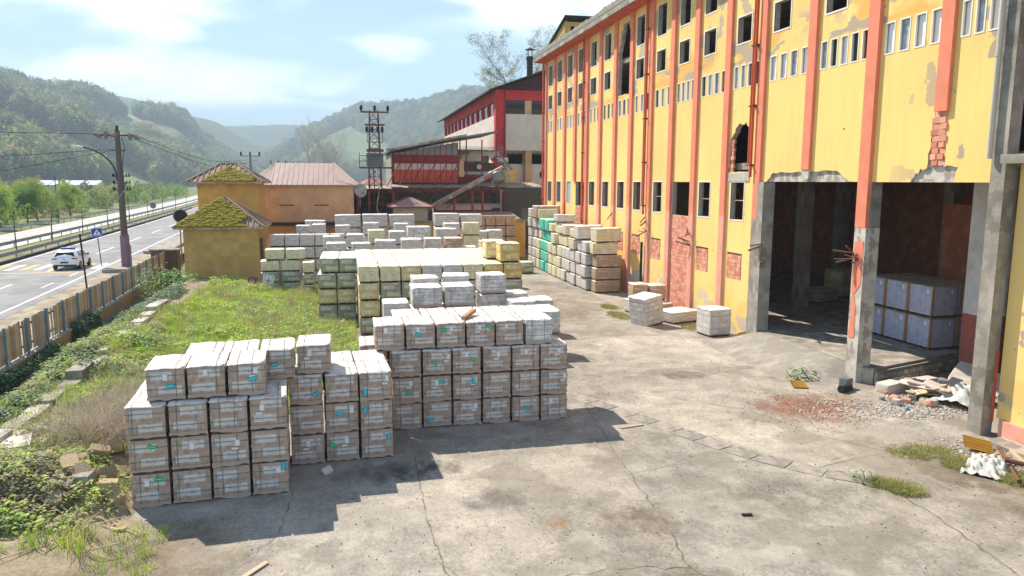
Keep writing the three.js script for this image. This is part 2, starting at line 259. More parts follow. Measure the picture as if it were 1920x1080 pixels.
// ---------- yellow factory ----------
const P = [-66.89, -63.98, -60.99, -58.1, -55.06, -52.06, -49.04, -46.13, -42.94, -39.91, -37.0, -33.68, -30.64, -27.07, -23.56, -20.26, -17.72];
const TOP = 17.75;
const facadeTex = canvasTex(2048, 1024, (c, W, Hh) => {
  c.fillStyle = 'rgb(243,205,126)'; c.fillRect(0, 0, W, Hh);
  const r = rng(12);
  pixels(c, W, Hh, (d, k, x, y) => {
    const s = x / W * 56 - 68, h = (1 - y / Hh) * 18;
    const a = fbm(s * 0.25 + 3, h * 0.25 + 8, 4) - 0.5, st = fbm(s * 5 + 30, h * 0.6, 3) - 0.5, e = vn(x * 0.9, y * 0.9) - 0.5;
    mul(d, k, 1 + a * 0.12 + e * 0.035 + st * 0.05);
    const up = sm(12.2, 12.7, h) * sm(14.2, 13.4, h), warm = fbm(s * 0.5 + 70, h * 0.9 + 9, 4);
    mixc(d, k, [226, 168, 84], sm(0.42, 0.6, warm) * up * 0.75);                         // weathered coat over the small windows
    const peelN = fbm(s * 0.55 + 11, h * 1.5 + 3, 6), near = 0.5 + 0.5 * sm(-46, -28, s);
    mixc(d, k, [176, 162, 142], sm(0.59, 0.61, peelN * (0.88 + 0.14 * up * near)) * (up + 0.0) );
    mixc(d, k, [180, 166, 146], sm(0.62, 0.64, fbm(s * 0.9 + 90, h * 0.9 + 50, 6)) * sm(12.4, 14, h) * 0.9);
    const low = sm(1.9, 0.3, h);                                                          // plaster lost at the foot
    mixc(d, k, [196, 186, 168], sm(0.52, 0.535, fbm(s * 0.9 + 21, h * 1.4 + 4, 6) * (0.8 + 0.32 * low)) * sm(2.4, 1.4, h) * 0.95);
    mixc(d, k, [222, 186, 112], sm(0.5, 0.62, fbm(s * 0.6 + 61, h * 0.7 + 44, 4)) * sm(3.4, 1.2, h) * 0.5);
    mixc(d, k, [170, 156, 138], sm(0.675, 0.69, fbm(s * 1.1 + 121, h * 1.1 + 14, 5)) * sm(-24, -19, s) * 0.95);
  });
  for (let i = 0; i < 60; i++) { const x = r() * W, y = r() * Hh; c.fillStyle = 'rgb(96,84,62)'; c.fillRect(x, y, 1 + r() * 3, 1 + r() * 4); }
});
facadeTex.repeat.set(1 / 56, 1 / 18); facadeTex.offset.set(68 / 56, 0); facadeTex.wrapS = facadeTex.wrapT = THREE.RepeatWrapping;
const facadeMat = new THREE.MeshStandardMaterial({ map: facadeTex, roughness: 0.9, bumpMap: rep(SOFT, 0.7), bumpScale: 0.004 });
const brickMats = [[214, 142, 116], [222, 154, 128], [204, 128, 104], [226, 166, 140]].map((b, i) => mot(b, 51 + i, { amt: 0.35, fine: 0.15, size: 0.5, n: 128 }));
const mortar = mot([140, 118, 104], 56, { amt: 0.3, size: 1 });
const whiteLining = std(0xece7dc, 0.8);
const factory = thing('factory_building', 'long yellow factory with orange pilasters, broken windows and open loading bays', 'factory');
// shape on the facade: coordinates are world z and y; rotated so the cap looks to -x
const facadePanel = (outer, holes, depth, x) => { const s = new THREE.Shape(outer.map(([a, b]) => new THREE.Vector2(a, b))); for (const h of holes) s.holes.push(new THREE.Path(h.map(([a, b]) => new THREE.Vector2(a, b)))); return new THREE.ExtrudeGeometry(s, { depth, bevelEnabled: false }).rotateY(-Math.PI / 2).translate(x + depth, 0, 0); };
const rect = (a, b, c, d) => [[a, c], [b, c], [b, d], [a, d]];
function ring(z0, z1, y0, y1, t, x, dep) { return merge([bx(x, x + dep, y0 - t, y0, z0 - t, z1 + t), bx(x, x + dep, y1, y1 + t, z0 - t, z1 + t), bx(x, x + dep, y0, y1, z0 - t, z0), bx(x, x + dep, y0, y1, z1, z1 + t)]); }
const paneWhite = [std(0xf0f0ee, 0.6), mot([226, 228, 230], 61, { amt: 0.3, size: 0.8 }, 0.5), mot([172, 184, 194], 62, { amt: 0.5, size: 0.8 }, 0.3)], paneDark = new THREE.MeshPhysicalMaterial({ color: 0x28343a, roughness: 0.12 });
const brickGeo = new RoundedBoxGeometry(0.1, 0.178, 0.276, 1, 0.008), brickHalf = new RoundedBoxGeometry(0.1, 0.178, 0.13, 1, 0.008);
const fr = rng(31);
function bricks(z0, z1, y0, y1, x, label) { // infill with a mortar bed and single bricks
  const g = M('brick_infill', bx(x + 0.05, x + 0.13, y0, y1, z0, z1), mortar, factory);
  if (label) g.userData.label = label;
  for (let y = y0, row = 0; y + 0.15 < y1; y += 0.19, row++) for (let z = z0 + (row % 2 ? 0.145 : 0); z + 0.12 < z1; z += 0.29) {
    const half = z + 0.27 > z1 + 0.02, m = M('brick', half ? brickHalf : brickGeo, brickMats[fr() * 4 | 0], g);
    m.position.set(x + 0.04 + fr() * 0.012, y + 0.095, z + (half ? 0.068 : 0.143)); m.rotation.x = (fr() - 0.5) * 0.03;
    if (row % 2 && z < z0 + 0.2) { const e = M('brick', brickHalf, brickMats[fr() * 4 | 0], g); e.position.set(x + 0.04 + fr() * 0.012, y + 0.095, z0 + 0.068); }
  }
}
const jag = (pts, amp, seed) => { const r = rng(seed), o = []; pts.forEach((p, i) => { const q = pts[(i + 1) % pts.length], L = Math.hypot(q[0] - p[0], q[1] - p[1]), n = Math.max(1, Math.round(L / 0.16)); for (let k = 0; k < n; k++) o.push([lerp(p[0], q[0], k / n) + (r() - 0.5) * amp, lerp(p[1], q[1], k / n) + (r() - 0.5) * amp]); }); return o; };
for (let i = 0; i < 16; i++) {
  const z0 = P[i], z1 = P[i + 1], holes = [], door = i >= 12, yb = door ? 7.2 : 0, wz0 = z0 + 0.88, wz1 = z0 + 2.08, reveal = [];
  if (i === 6) holes.push(jag([[z0 + 0.55, 12.85], [z0 + 2.75, 12.75], [z0 + 2.75, 16.2], [z0 + 2.5, 17.0], [z0 + 2.2, 17.3], [z0 + 1.3, 17.25], [z0 + 1.15, 16.6], [z0 + 0.6, 15.6]], 0.12, 3));
  else { holes.push(rect(wz0, wz1, 15.5, 17.2)); reveal.push([15.5, 17.2]); holes.push(rect(wz0, wz1, 13.5, 14.66)); reveal.push([13.5, 14.66]); }
  const nb = i < 9 ? 3 : (i === 13 ? 5 : 4), pitch = (z1 - z0 - 0.55) / nb, bw = Math.min(0.46, pitch * 0.64), band = [];
  for (let k = 0; k < nb; k++) { const c = z0 + 0.6 + pitch * (k + 0.5); holes.push(rect(c - bw / 2, c + bw / 2, 11.47, 12.5)); band.push(c); }
  const big = i === 9 || i === 3;
  if (!door) {
    if (i === 3) holes.push(rect(z0 + 0.5, z1 - 0.25, 1.2, 7.15)); else if (i === 9) holes.push(rect(z0 + 0.55, z1, 0.02, 7.17));
    else if (i !== 2) { holes.push(rect(wz0, wz1, 5.42, 7.16)); reveal.push([5.42, 7.16]); }
    else { holes.push(rect(wz0, wz1, 5.42, 7.16)); }
    if (!big && i > 3) holes.push(rect(wz0 - 0.12, wz1 + 0.06, 2.6, 3.85));
    if (i === 11) holes.push(jag([[z0 + 0.5, 7.62], [z0 + 2.55, 7.6], [z0 + 2.5, 9.3], [z0 + 1.95, 9.86], [z0 + 1.3, 9.84], [z0 + 0.62, 9.2]], 0.12, 9));
  }
  // broken lintel edges over the loading bays: notch the plaster skin
  let outer = rect(z0, z1, yb, TOP);
  if (door) { const N = { 12: [[z0, 7.2], [z0 + 0.9, 7.2], [z0 + 1.35, 7.58], [z1, 7.6]], 13: [[z0, 7.6], [z0 + 2.1, 7.62], [z0 + 2.8, 7.22], [z1, 7.2]], 14: [[z0, 7.2], [z1 - 0.95, 7.2], [z1 - 0.55, 7.58], [z1 - 0.25, 7.62], [z1 - 0.1, 9.4], [z1, 9.4]], 15: [[z0, 9.4], [z0 + 0.4, 9.35], [z0 + 0.42, 7.7], [z0 + 1.0, 7.64], [z0 + 0.85, 7.2], [z1, 7.2]] }[i]; const rr = rng(i + 70), f = []; N.forEach((p, k) => { f.push(p); const q = N[k + 1]; if (q) for (let t = 1; t < 8; t++) f.push([lerp(p[0], q[0], t / 8) + (rr() - 0.5) * 0.07 * (q[1] > 7.3 || p[1] > 7.3), lerp(p[1], q[1], t / 8) + (rr() - 0.5) * 0.07 * (q[1] > 7.3 || p[1] > 7.3)]); }); outer = [...f, [z1, TOP], [z0, TOP]]; }
  const w = M('wall_panel', facadePanel(outer, holes, 0.26, 18), [facadeMat, MT.plaster], factory);
  for (const [a, b] of reveal) M('window_lining', ring(wz0, wz1, a, b, 0.06, 17.982, 0.05), whiteLining, factory);
  band.forEach((c, k) => {
    const kind = PT[i * 37 + k * 11 + 5], win = M('strip_window', ring(c - bw / 2 + 0.02, c + bw / 2 - 0.02, 11.5, 12.47, 0.045, 17.985, 0.06), whiteLining, factory);
    M('pane', bx(18.1, 18.115, 11.5, 12.47, c - bw / 2 + 0.02, c + bw / 2 - 0.02), kind < 0.3 ? paneDark : paneWhite[kind < 0.62 ? 0 : kind < 0.82 ? 1 : 2], win);
  });
  if (!big && !door && i > 3) bricks(wz0 - 0.12, wz1 + 0.06, 2.6, 3.85, 18.0);
  if (i === 9) bricks(z0 + 0.56, z1 - 0.01, 0.03, 5.35, 17.98, 'tall brick infill below a black opening');
  if (i === 3) bricks(z0 + 0.5, z1 - 0.25, 3.2, 5.3, 18.0, 'pinkish brick infill behind the piled pallets');
  if (i > 3 && i < 8) for (let k = 0; k < 3; k++) M('window_bar', bx(18.1, 18.14, 5.42, 7.16, wz0 + 0.28 + k * 0.3, wz0 + 0.33 + k * 0.3), MT.rust, factory);
  if (i > 7 && !door && !big) M('broken_frame', merge([bx(18.12, 18.17, 5.42, 7.16, wz0, wz0 + 0.05), bx(18.12, 18.17, 6.3, 6.34, wz0, wz1), bx(18.12, 18.17, 5.42, 7.16, wz1 - 0.05, wz1)]), MT.woodGrey, factory);
  if (i === 2) { M('window_blind', bx(18.06, 18.075, 5.45, 7.14, wz0, wz1), paneWhite[2], factory); }
}
// pilasters: orange above, faded pink below
for (let i = 0; i < 17; i++) {
  const z = P[i], x0 = 17.87 - (i % 5 === 4 ? 0.02 : 0);
  if (i === 16) continue;
  let y0 = 0; if (i === 13) y0 = 7.68; if (i === 15) y0 = 9.36; if (i === 3) y0 = 7.2;
  if (y0) { M('pilaster', bx(x0, 17.999, y0, TOP, z, z + 0.5), MT.orange, factory); if (i === 13) M('exposed_pilaster_core', bx(17.9, 17.999, 7.32, 7.68, z + 0.02, z + 0.48), MT.render, factory); }
  else if (i === 14) { M('pilaster', bx(x0, 17.999, 5.6, TOP, z, z + 0.55), MT.orange, factory); }
  else { M('pilaster', bx(x0, 17.999, 5.55, TOP, z, z + 0.5), MT.orange, factory); M('pilaster_foot', bx(x0, 17.999, 0.0, 5.548, z, z + 0.5), i === 12 ? MT.concrete : i < 5 ? MT.orange : MT.salmon, factory); }
}
// door columns
M('door_column', bx(17.86, 18.42, 0, 5.598, P[14], P[14] + 0.6), MT.render, factory);
M('door_column', bx(18.0, 18.42, 5.6, 7.195, P[14] + 0.02, P[14] + 0.58), MT.concrete, factory);
{ // flaking orange coat left on the near face of the column
  const f = new THREE.Shape(jag([[-0.02, 1.6], [0.32, 1.6], [0.32, 2.6], [0.2, 3.2], [0.5, 3.6], [0.5, 5.1], [0.06, 5.1], [0.04, 3.6], [0.1, 2.4]], 0.05, 21).map(([a, b]) => new THREE.Vector2(a, b)));
  M('paint_remnant', new THREE.ExtrudeGeometry(f, { depth: 0.012, bevelEnabled: false }).rotateY(-Math.PI / 2).translate(17.858, 0, P[14] + 0.03), MT.orange, factory);
}
M('door_jamb', bx(17.8, 18.36, 0, 7.19, P[12] + 0.505, P[12] + 1.0), MT.concrete, factory);
M('end_column', bx(17.62, 18.0, 0, 18.2, P[16] + 0.02, P[16] + 0.5), MT.concrete, factory);
M('red_jamb_strip', bx(17.9, 18.0, 0.4, 2.5, P[16] + 0.505, P[16] + 0.53), MT.orangeDeep, factory);  // reddish strip; its shade is put into the deeper orange
M('lintel_beam', bx(18.08, 18.5, 7.2, 7.75, P[12] + 0.5, P[16]), MT.render, factory);
{ // exposed bricks under the broken pilaster
  const g = M('exposed_brick_pier', bx(18.06, 18.2, 7.7, 9.38, P[15] - 0.12, P[15] + 0.42), mortar, factory);
  for (let k = 0; k < 9; k++) for (let c = 0; c < 2; c++) { const m = M('brick', brickGeo, brickMats[fr() * 4 | 0], g); m.position.set(18.0 + fr() * 0.05, 7.8 + k * 0.185, P[15] + 0.02 + (k % 2 ? -0.03 : 0.03) + c * 0.285); m.rotation.y = (fr() - 0.5) * 0.3; }
  const h = M('hole_brick_edge', bx(18.05, 18.24, 7.64, 9.0, P[11] + 0.52, P[11] + 0.6), mortar, factory);
  for (let k = 0; k < 8; k++) for (let c = 0; c < 2; c++) for (const e of [0, 1]) { if (e && c) continue; const m = M('brick', k % 2 ? brickGeo : brickHalf, brickMats[fr() * 4 | 0], h); m.position.set(18.06 + fr() * 0.02, 7.74 + k * 0.19, P[11] + (e ? 2.42 : 0.6 + c * 0.22)); }
  M('bent_board', box(0.06, 1.9, 0.5, 18.9, 8.6, P[11] + 1.5, 0.35, 0, 0.2), MT.woodPale, factory);
  M('hole_sill', bx(17.96, 18.3, 7.22, 7.6, P[11] + 0.52, P[11] + 2.5), MT.render, factory);
}
// exposed concrete over the loading bays, set back behind the torn plaster edge
M('cornice_slab', bx(16.98, 18.6, 17.76, 18.12, -67.6, -17), MT.concrete, factory);
{ const r = rng(4), a = []; for (let z = -67.6; z < -17; z += 2.9) a.push(z); a.forEach((z, k) => M('cornice_edge', (() => { const L = Math.min(2.86, -17 - z), g = new THREE.BoxGeometry(0.2, 0.42, L, 1, 1, 10), p = g.attributes.position; for (let i = 0; i < p.count; i++) if (p.getY(i) > 0) p.setY(i, p.getY(i) - 0.16 * vn(p.getZ(i) * 3 + k * 7, 3)); return g.translate(17.06, 18.33, z + L / 2); })(), MT.concrete, factory)); }
M('soffit', bx(17.1, 17.99, 17.70, 17.757, -67.5, -17.1), MT.orangeDeep, factory);
// drainpipes and their brackets
const pipeG = (z, y0, y1) => cyl(0.065, 0.065, y1 - y0, 17.78, y0, z, 10);
for (const [i, y0, m] of [[0, 5, 'o'], [4, 3.6, 'o'], [8, 5.2, 'o'], [12, 7.4, 'o']]) { const d = M('drainpipe', merge([pipeG(P[i] - 0.12, y0, 17.7), pipeG(P[i] - 0.3, y0 + 0.6, 17.7)]), MT.orangeDeep, factory); for (let y = y0 + 0.5; y < 17; y += 2.6) M('pipe_clip', bx(17.7, 17.99, y, y + 0.07, P[i] - 0.4, P[i] - 0.02), MT.rust, d); }
M('downpipe', cyl(0.08, 0.08, 3.4, 17.76, 0.1, P[8] - 0.14, 10), MT.dark, factory);
M('downpipe', merge([cyl(0.075, 0.075, 10.4, 17.5, 7.85, P[16] + 0.05, 12), cyl(0.09, 0.09, 0.1, 17.5, 10.6, P[16] + 0.05, 12), cyl(0.09, 0.09, 0.1, 17.5, 13.2, P[16] + 0.05, 12)]), mot([196, 184, 170], 63, { amt: 0.25, size: 0.6 }, 0.5), factory);
// rusty iron stubs
{ const r = rng(9); for (const [z, y, n] of [[P[14] - 0.05, 4.55, 9], [P[12] + 0.8, 4.4, 3], [P[12] + 0.8, 3.7, 2], [P[8], 4.9, 3], [P[8], 4.2, 3], [P[10], 4.6, 3], [P[10], 3.9, 3], [P[6], 4.9, 2]]) { const a = []; for (let k = 0; k < n; k++) { const L = 0.3 + r() * 0.5, an = r() * 6; a.push(bar([17.84, y + (r() - 0.5) * 0.3, z + r() * 0.4], [17.84 - L * 0.6, y + Math.sin(an) * L * 0.6, z + 0.2 + Math.cos(an) * L], 0.018 + r() * 0.02, 5)); } M('rusty_bracket', merge(a), MT.rust, factory); } }
// shell: floors, back, ends, roof
const inside = mot([150, 140, 126], 64, { amt: 0.4, size: 5 }), insideBrick = mot([200, 126, 88], 65, { amt: 0.4, fine: 0.2, patch: [184, 112, 80], at: 0.54, size: 3 });
M('back_wall', bx(33, 33.3, -0.3, 18, -67, -8), insideBrick, factory);
M('end_wall', bx(18.27, 33.29, -0.3, 18, -67.3, -66.9), facadeMat, factory);
M('end_wall', bx(19.2, 33.29, -0.3, 18, -8.3, -8), inside, factory);
for (const y of [7.76, 10.9, 14.9]) M('floor_slab', bx(18.27, 32.99, y, y + 0.3, -66.89, -17.2), inside, factory);
M('roof_slab', bx(18.3, 33.3, 18.13, 18.4, -67.6, -8), MT.tin, factory);
{ // interior floor, raised, with a slanting front edge
  const s = new THREE.Shape([[18.05, -66.8], [33, -66.8], [33, -27.6], [24.2, -24.4], [18.3, -22.6], [18.05, -23.0]].map(([a, b]) => new THREE.Vector2(a, -b)));
  const g = new THREE.ExtrudeGeometry(s, { depth: 0.62, bevelEnabled: false }).rotateX(-Math.PI / 2).translate(0, -0.02, 0);
  M('interior_floor', g, MT.concrete, factory);
}
for (const [x, z, s] of [[23.4, -35, 0.62], [28.4, -38.8, 0.6], [23.6, -44, 0.6], [28.4, -30.5, 0.6]]) M('inner_column', bx(x, x + s, 0.6, 7.76, z - s, z), inside, factory);
{ const c = M('inner_column', bx(22.1, 23.0, 2.45, 7.76, -22.85, -21.9), mot([206, 200, 198], 66, { amt: 0.15, size: 3 }), factory); c.userData.label = 'white painted column with red-brown foot'; M('column_foot', bx(22.098, 23.002, -0.02, 2.448, -22.852, -21.898), mot([152, 88, 76], 67, { amt: 0.25, size: 2 }), c); }
M('inner_brick_wall', bx(27.5, 27.8, 0.6, 6.2, -30, -17.2), insideBrick, factory);
M('side_wall', bx(18.3, 33, -0.3, 7.76, -17.3, -17.0), inside, factory);
{ // step of concrete blocks under the floor edge
  const A = [18.32, -22.5], B = [24.1, -24.28], L = Math.hypot(B[0] - A[0], B[1] - A[1]), an = Math.atan2(-(B[1] - A[1]), B[0] - A[0]);
  const g = M('block_step', new THREE.BoxGeometry(L, 0.5, 0.1).rotateY(an).translate((A[0] + B[0]) / 2, 0.26, (A[1] + B[1]) / 2), MT.concrete, factory), bg = new RoundedBoxGeometry(0.38, 0.18, 0.12, 1, 0.012), r = rng(8);
  for (let row = 0; row < 2; row++) for (let k = 0; k < 14; k++) { const t = (k + 0.5 + (row % 2) * 0.5) / 14.6, m = M('block', bg, r() < 0.5 ? MT.concrete : MT.render, g); m.position.set(lerp(A[0], B[0], t) + 0.02, 0.12 + row * 0.2, lerp(A[1], B[1], t) + 0.05 + r() * 0.02); m.rotation.y = an; }
}
// ramp from the yard up to the loading bay
{ const g = sheet(14.6, 18.3, -31.2, -22.9, 30, 50, (x, z) => 0.59 * sm(15.2, 18.2, x) * sm(-31.4, -29.4, z) * sm(-22.7, -24.4, z) - 0.015 + 0.006 * fbm(x * 1.5, z * 1.5, 2)); struct('loading_ramp', g, mot([150, 145, 136], 68, { amt: 0.3, fine: 0.16, patch: [138, 132, 122], at: 0.57, size: 3 }), 'concrete ramp up to the loading bay'); }
// penthouse on the roof
M('roof_house_wall', facadePanel([[-70.2, 18.3], [-63.9, 18.3], [-63.9, 20.75], [-70.2, 19.0]], [], 0.2, 18.8), MT.ochreDull, factory);
M('roof_house_wall', facadePanel([[-70.2, 18.3], [-64.1, 18.3], [-64.1, 20.68], [-70.2, 19.0]], [], 0.2, 21.2), MT.ochreDull, factory);
M('roof_house_front', merge([bx(19.01, 19.3, 18.3, 20.7, -64.1, -63.9), bx(20.9, 21.19, 18.3, 20.7, -64.1, -63.9), bx(19.3, 20.9, 20.35, 20.7, -64.1, -63.9), bx(19.3, 20.9, 18.3, 18.6, -64.1, -63.9)]), MT.ochreDull, factory);
M('roof_house_roof', (() => { const s = new THREE.Shape([[-71.0, 18.86], [-63.3, 20.98], [-63.3, 21.12], [-71.0, 19.0]].map(([a, b]) => new THREE.Vector2(a, b))); return new THREE.ExtrudeGeometry(s, { depth: 3.3, bevelEnabled: false }).rotateY(-Math.PI / 2).translate(21.9, 0, 0); })(), MT.dark, factory);
// neighbouring lower wall at the end of the yard
{ const n = thing('annex_building', 'yellow plastered annex wall beside the grey end column', 'building');
  M('wall', facadePanel(rect(-17.1, -8, 0.55, 7.7), [], 0.3, 18.0), [facadeMat, MT.plaster], n);
  M('plinth', bx(17.9, 18.3, -0.05, 0.548, -16.9, -8), MT.salmon, n);
  M('ledge', bx(17.35, 18.6, 7.71, 7.95, -17.15, -8), MT.concrete, n);
  M('upper_wall', bx(18.9, 19.2, 7.96, 18.2, -17.15, -8), insideBrick, n); M('kerb_slab', bx(17.2, 17.88, -0.02, 0.12, -16.7, -9), MT.concrete, n);
}

// ---------- palletised goods ----------
// carton side print: two pale panels, faint rules and film glare-free wrinkles
function cartonTex(base, panel, seed, kind) {
  return canvasTex(256, 200, (c, W, Hh) => {
    const r = rng(seed); c.fillStyle = `rgb(${base})`; c.fillRect(0, 0, W, Hh);
    if (kind === 'print') {
      const flip = r() < 0.5, P1 = [flip ? 0.1 : 0.3, 0.1 + r() * 0.04, 0.58, 0.27], P2 = [flip ? 0.3 : 0.1, 0.58 + r() * 0.04, 0.62, 0.27];
      for (const [x, y, w, h] of [P1, P2]) { c.fillStyle = `rgb(${panel})`; c.fillRect(x * W, y * Hh, w * W, h * Hh); c.strokeStyle = 'rgba(110,84,72,0.5)'; c.strokeRect(x * W, y * Hh, w * W, h * Hh); if (r() < 0.6) { c.fillStyle = 'rgba(120,100,92,0.35)'; c.fillRect((x + w * 0.45) * W, y * Hh, 2, h * Hh); } }
      c.fillStyle = 'rgba(150,64,50,0.55)'; for (let k = 0; k < 16; k++) c.fillRect((0.3 + k * 0.032) * W, 0.47 * Hh, 5 * r() + 2, 4);
      c.strokeStyle = 'rgba(122,92,76,0.5)'; c.lineWidth = 1; for (const y of [0.5, 0.04, 0.95]) { c.beginPath(); c.moveTo(0, y * Hh); c.lineTo(W, y * Hh); c.stroke(); }
      for (const x of [0.06, 0.93]) { c.beginPath(); c.moveTo(x * W, 0); c.lineTo(x * W, Hh); c.stroke(); }
    } else if (kind === 'boxes') {
      c.strokeStyle = 'rgba(96,84,74,0.75)'; const rows = 4 + (r() * 3 | 0); for (let k = 0; k <= rows; k++) { c.lineWidth = 1 + r() * 2; c.beginPath(); c.moveTo(0, k / rows * Hh); c.lineTo(W, k / rows * Hh + (r() - 0.5) * 4); c.stroke(); const n = 2 + (r() * 2 | 0); for (let j = 1; j < n; j++) { const x = W * (j / n + (r() - 0.5) * 0.2); c.beginPath(); c.moveTo(x, k / rows * Hh); c.lineTo(x, (k + 1) / rows * Hh); c.stroke(); } if (r() < 0.6) { c.fillStyle = `rgba(${panel},0.8)`; c.fillRect(r() * 0.6 * W, (k + 0.2) / rows * Hh, W * 0.25, Hh / rows * 0.5); } }
    } else if (kind === 'lines') {
      c.strokeStyle = 'rgba(84,86,108,0.7)'; c.lineWidth = 1.5; for (let k = 0; k < 13; k++) { c.beginPath(); c.moveTo(0, k / 13 * Hh); c.lineTo(W, k / 13 * Hh); c.stroke(); c.fillStyle = 'rgba(60,62,88,0.6)'; for (let j = 0; j < 5; j++) c.fillRect((0.12 + j * 0.19) * W, (k + 0.4) / 13 * Hh, 7, 3); } c.fillStyle = 'rgb(232,232,236)'; c.fillRect(W * 0.72, Hh * 0.1, 26, 34);
    }
    // crumpled translucent film: fine pale creases with an outline of their own
    for (let k = 0; k < 60; k++) { c.strokeStyle = `rgba(236,232,228,${0.10 + r() * 0.22})`; c.lineWidth = 0.6 + r() * 1.2; let x = r() * W, y = r() * Hh, a = r() * 6.3; c.beginPath(); c.moveTo(x, y); for (let j = 0; j < 4; j++) { a += (r() - 0.5); x += Math.cos(a) * 14; y += Math.sin(a) * 14; c.lineTo(x, y); } c.stroke(); }
    pixels(c, W, Hh, (d, k, x, y) => { const a = fbm(x / 40 + seed, y / 40, 4) - 0.5, b = vn(x * 0.8 + seed, y * 0.8) - 0.5; mul(d, k, 1 + a * 0.16 + b * 0.1); mixc(d, k, [206, 198, 192], sm(0.54, 0.7, fbm(x / 26 + seed * 3, y / 60 + 9, 5)) * 0.3); mixc(d, k, [104, 92, 86], (kind === 'print' ? 1 : 0.5) * sm(0.56, 0.66, fbm(x / 30 + seed * 5, y / 30 + 30, 5)) * 0.22); });
  });
}
const filmBump = rep(SOFT, 3);
const film = (map, color = 0xffffff) => new THREE.MeshPhysicalMaterial({ map, color, roughness: 0.6, clearcoat: 0.2, clearcoatRoughness: 0.35, bumpMap: filmBump, bumpScale: 0.006 });
const sheetTex = (base, seed) => canvasTex(128, 128, (c) => { c.fillStyle = `rgb(${base})`; c.fillRect(0, 0, 128, 128); const r = rng(seed); c.strokeStyle = 'rgba(120,112,108,0.35)'; for (let k = 0; k < 16; k++) { let x = r() * 128, y = r() * 128, a = r() * 6.3; c.lineWidth = 0.6 + r(); c.beginPath(); c.moveTo(x, y); for (let j = 0; j < 5; j++) { a += (r() - 0.5) * 1.2; x += Math.cos(a) * 9; y += Math.sin(a) * 9; c.lineTo(x, y); } c.stroke(); } pixels(c, 128, 128, (d, k, x, y) => { mul(d, k, 1 + (fbm(x / 24 + seed, y / 24, 4) - 0.5) * 0.2); mixc(d, k, [150, 120, 104], sm(0.62, 0.68, fbm(x / 30 + seed * 7, y / 30, 5)) * 0.25); }); });
const TY = {
  brown: { side: [1, 2, 3, 4, 5].map(s => film(cartonTex([176, 150, 132], [208, 200, 195], s * 11, 'print'))), top: [1, 2].map(s => film(sheetTex([222, 214, 208], s))), strap: true },
  yellow: { side: [1, 2].map(s => film(cartonTex([206, 186, 126], [220, 208, 168], s * 17, 'print'))), top: [3].map(s => film(sheetTex([238, 232, 190], s))) },
  olive: { side: [1, 2].map(s => film(cartonTex([150, 150, 124], [196, 196, 168], s * 23, 'print'))), top: [4].map(s => film(sheetTex([222, 224, 206], s))) },
  mustard: { side: [1].map(s => film(cartonTex([204, 174, 92], [224, 204, 142], s * 29, 'print'))), top: [5].map(s => film(sheetTex([238, 228, 180], s))) },
  white: { side: [1, 2, 3].map(s => film(cartonTex([204, 198, 192], [222, 220, 220], s * 31, 'boxes'))), top: [6, 7].map(s => film(sheetTex([228, 226, 226], s))) },
  banded: { side: [1, 2].map(s => film(cartonTex([206, 202, 198], [226, 224, 224], s * 37, 'print'))), top: [8].map(s => film(sheetTex([232, 231, 231], s))), strap: true },
  cream: { side: [1, 2].map(s => film(cartonTex([222, 212, 172], [230, 222, 190], s * 41, 'boxes'))), top: [9].map(s => film(sheetTex([232, 226, 196], s))) },
  aqua: { side: [1].map(s => film(cartonTex([72, 200, 176], [120, 216, 196], s * 43, 'boxes'))), top: [10].map(s => film(sheetTex([176, 220, 206], s))) },
  tan: { side: [1, 2].map(s => film(cartonTex([176, 146, 122], [206, 196, 188], s * 47, 'boxes'))), top: [11].map(s => film(sheetTex([222, 210, 196], s))) },
  violet: { side: [1].map(s => film(cartonTex([190, 194, 220], [228, 228, 236], s * 53, 'lines'))), top: [12].map(s => film(sheetTex([176, 164, 148], s))) },
};
const shadedPalletWood = mot([112, 84, 62], 30, { amt: 0.5, fine: 0.2, stretch: 0.12, size: 0.8 }), strapMat = std(0x3e5f58, 0.6), filmShroud = film(sheetTex([234, 233, 233], 77));  // pallet wood toned down: the shade of the gaps between layers is in its colour
const skirtMat = new THREE.MeshPhysicalMaterial({ color: 0xb09a8c, roughness: 0.5, side: THREE.DoubleSide }), GEO = {};
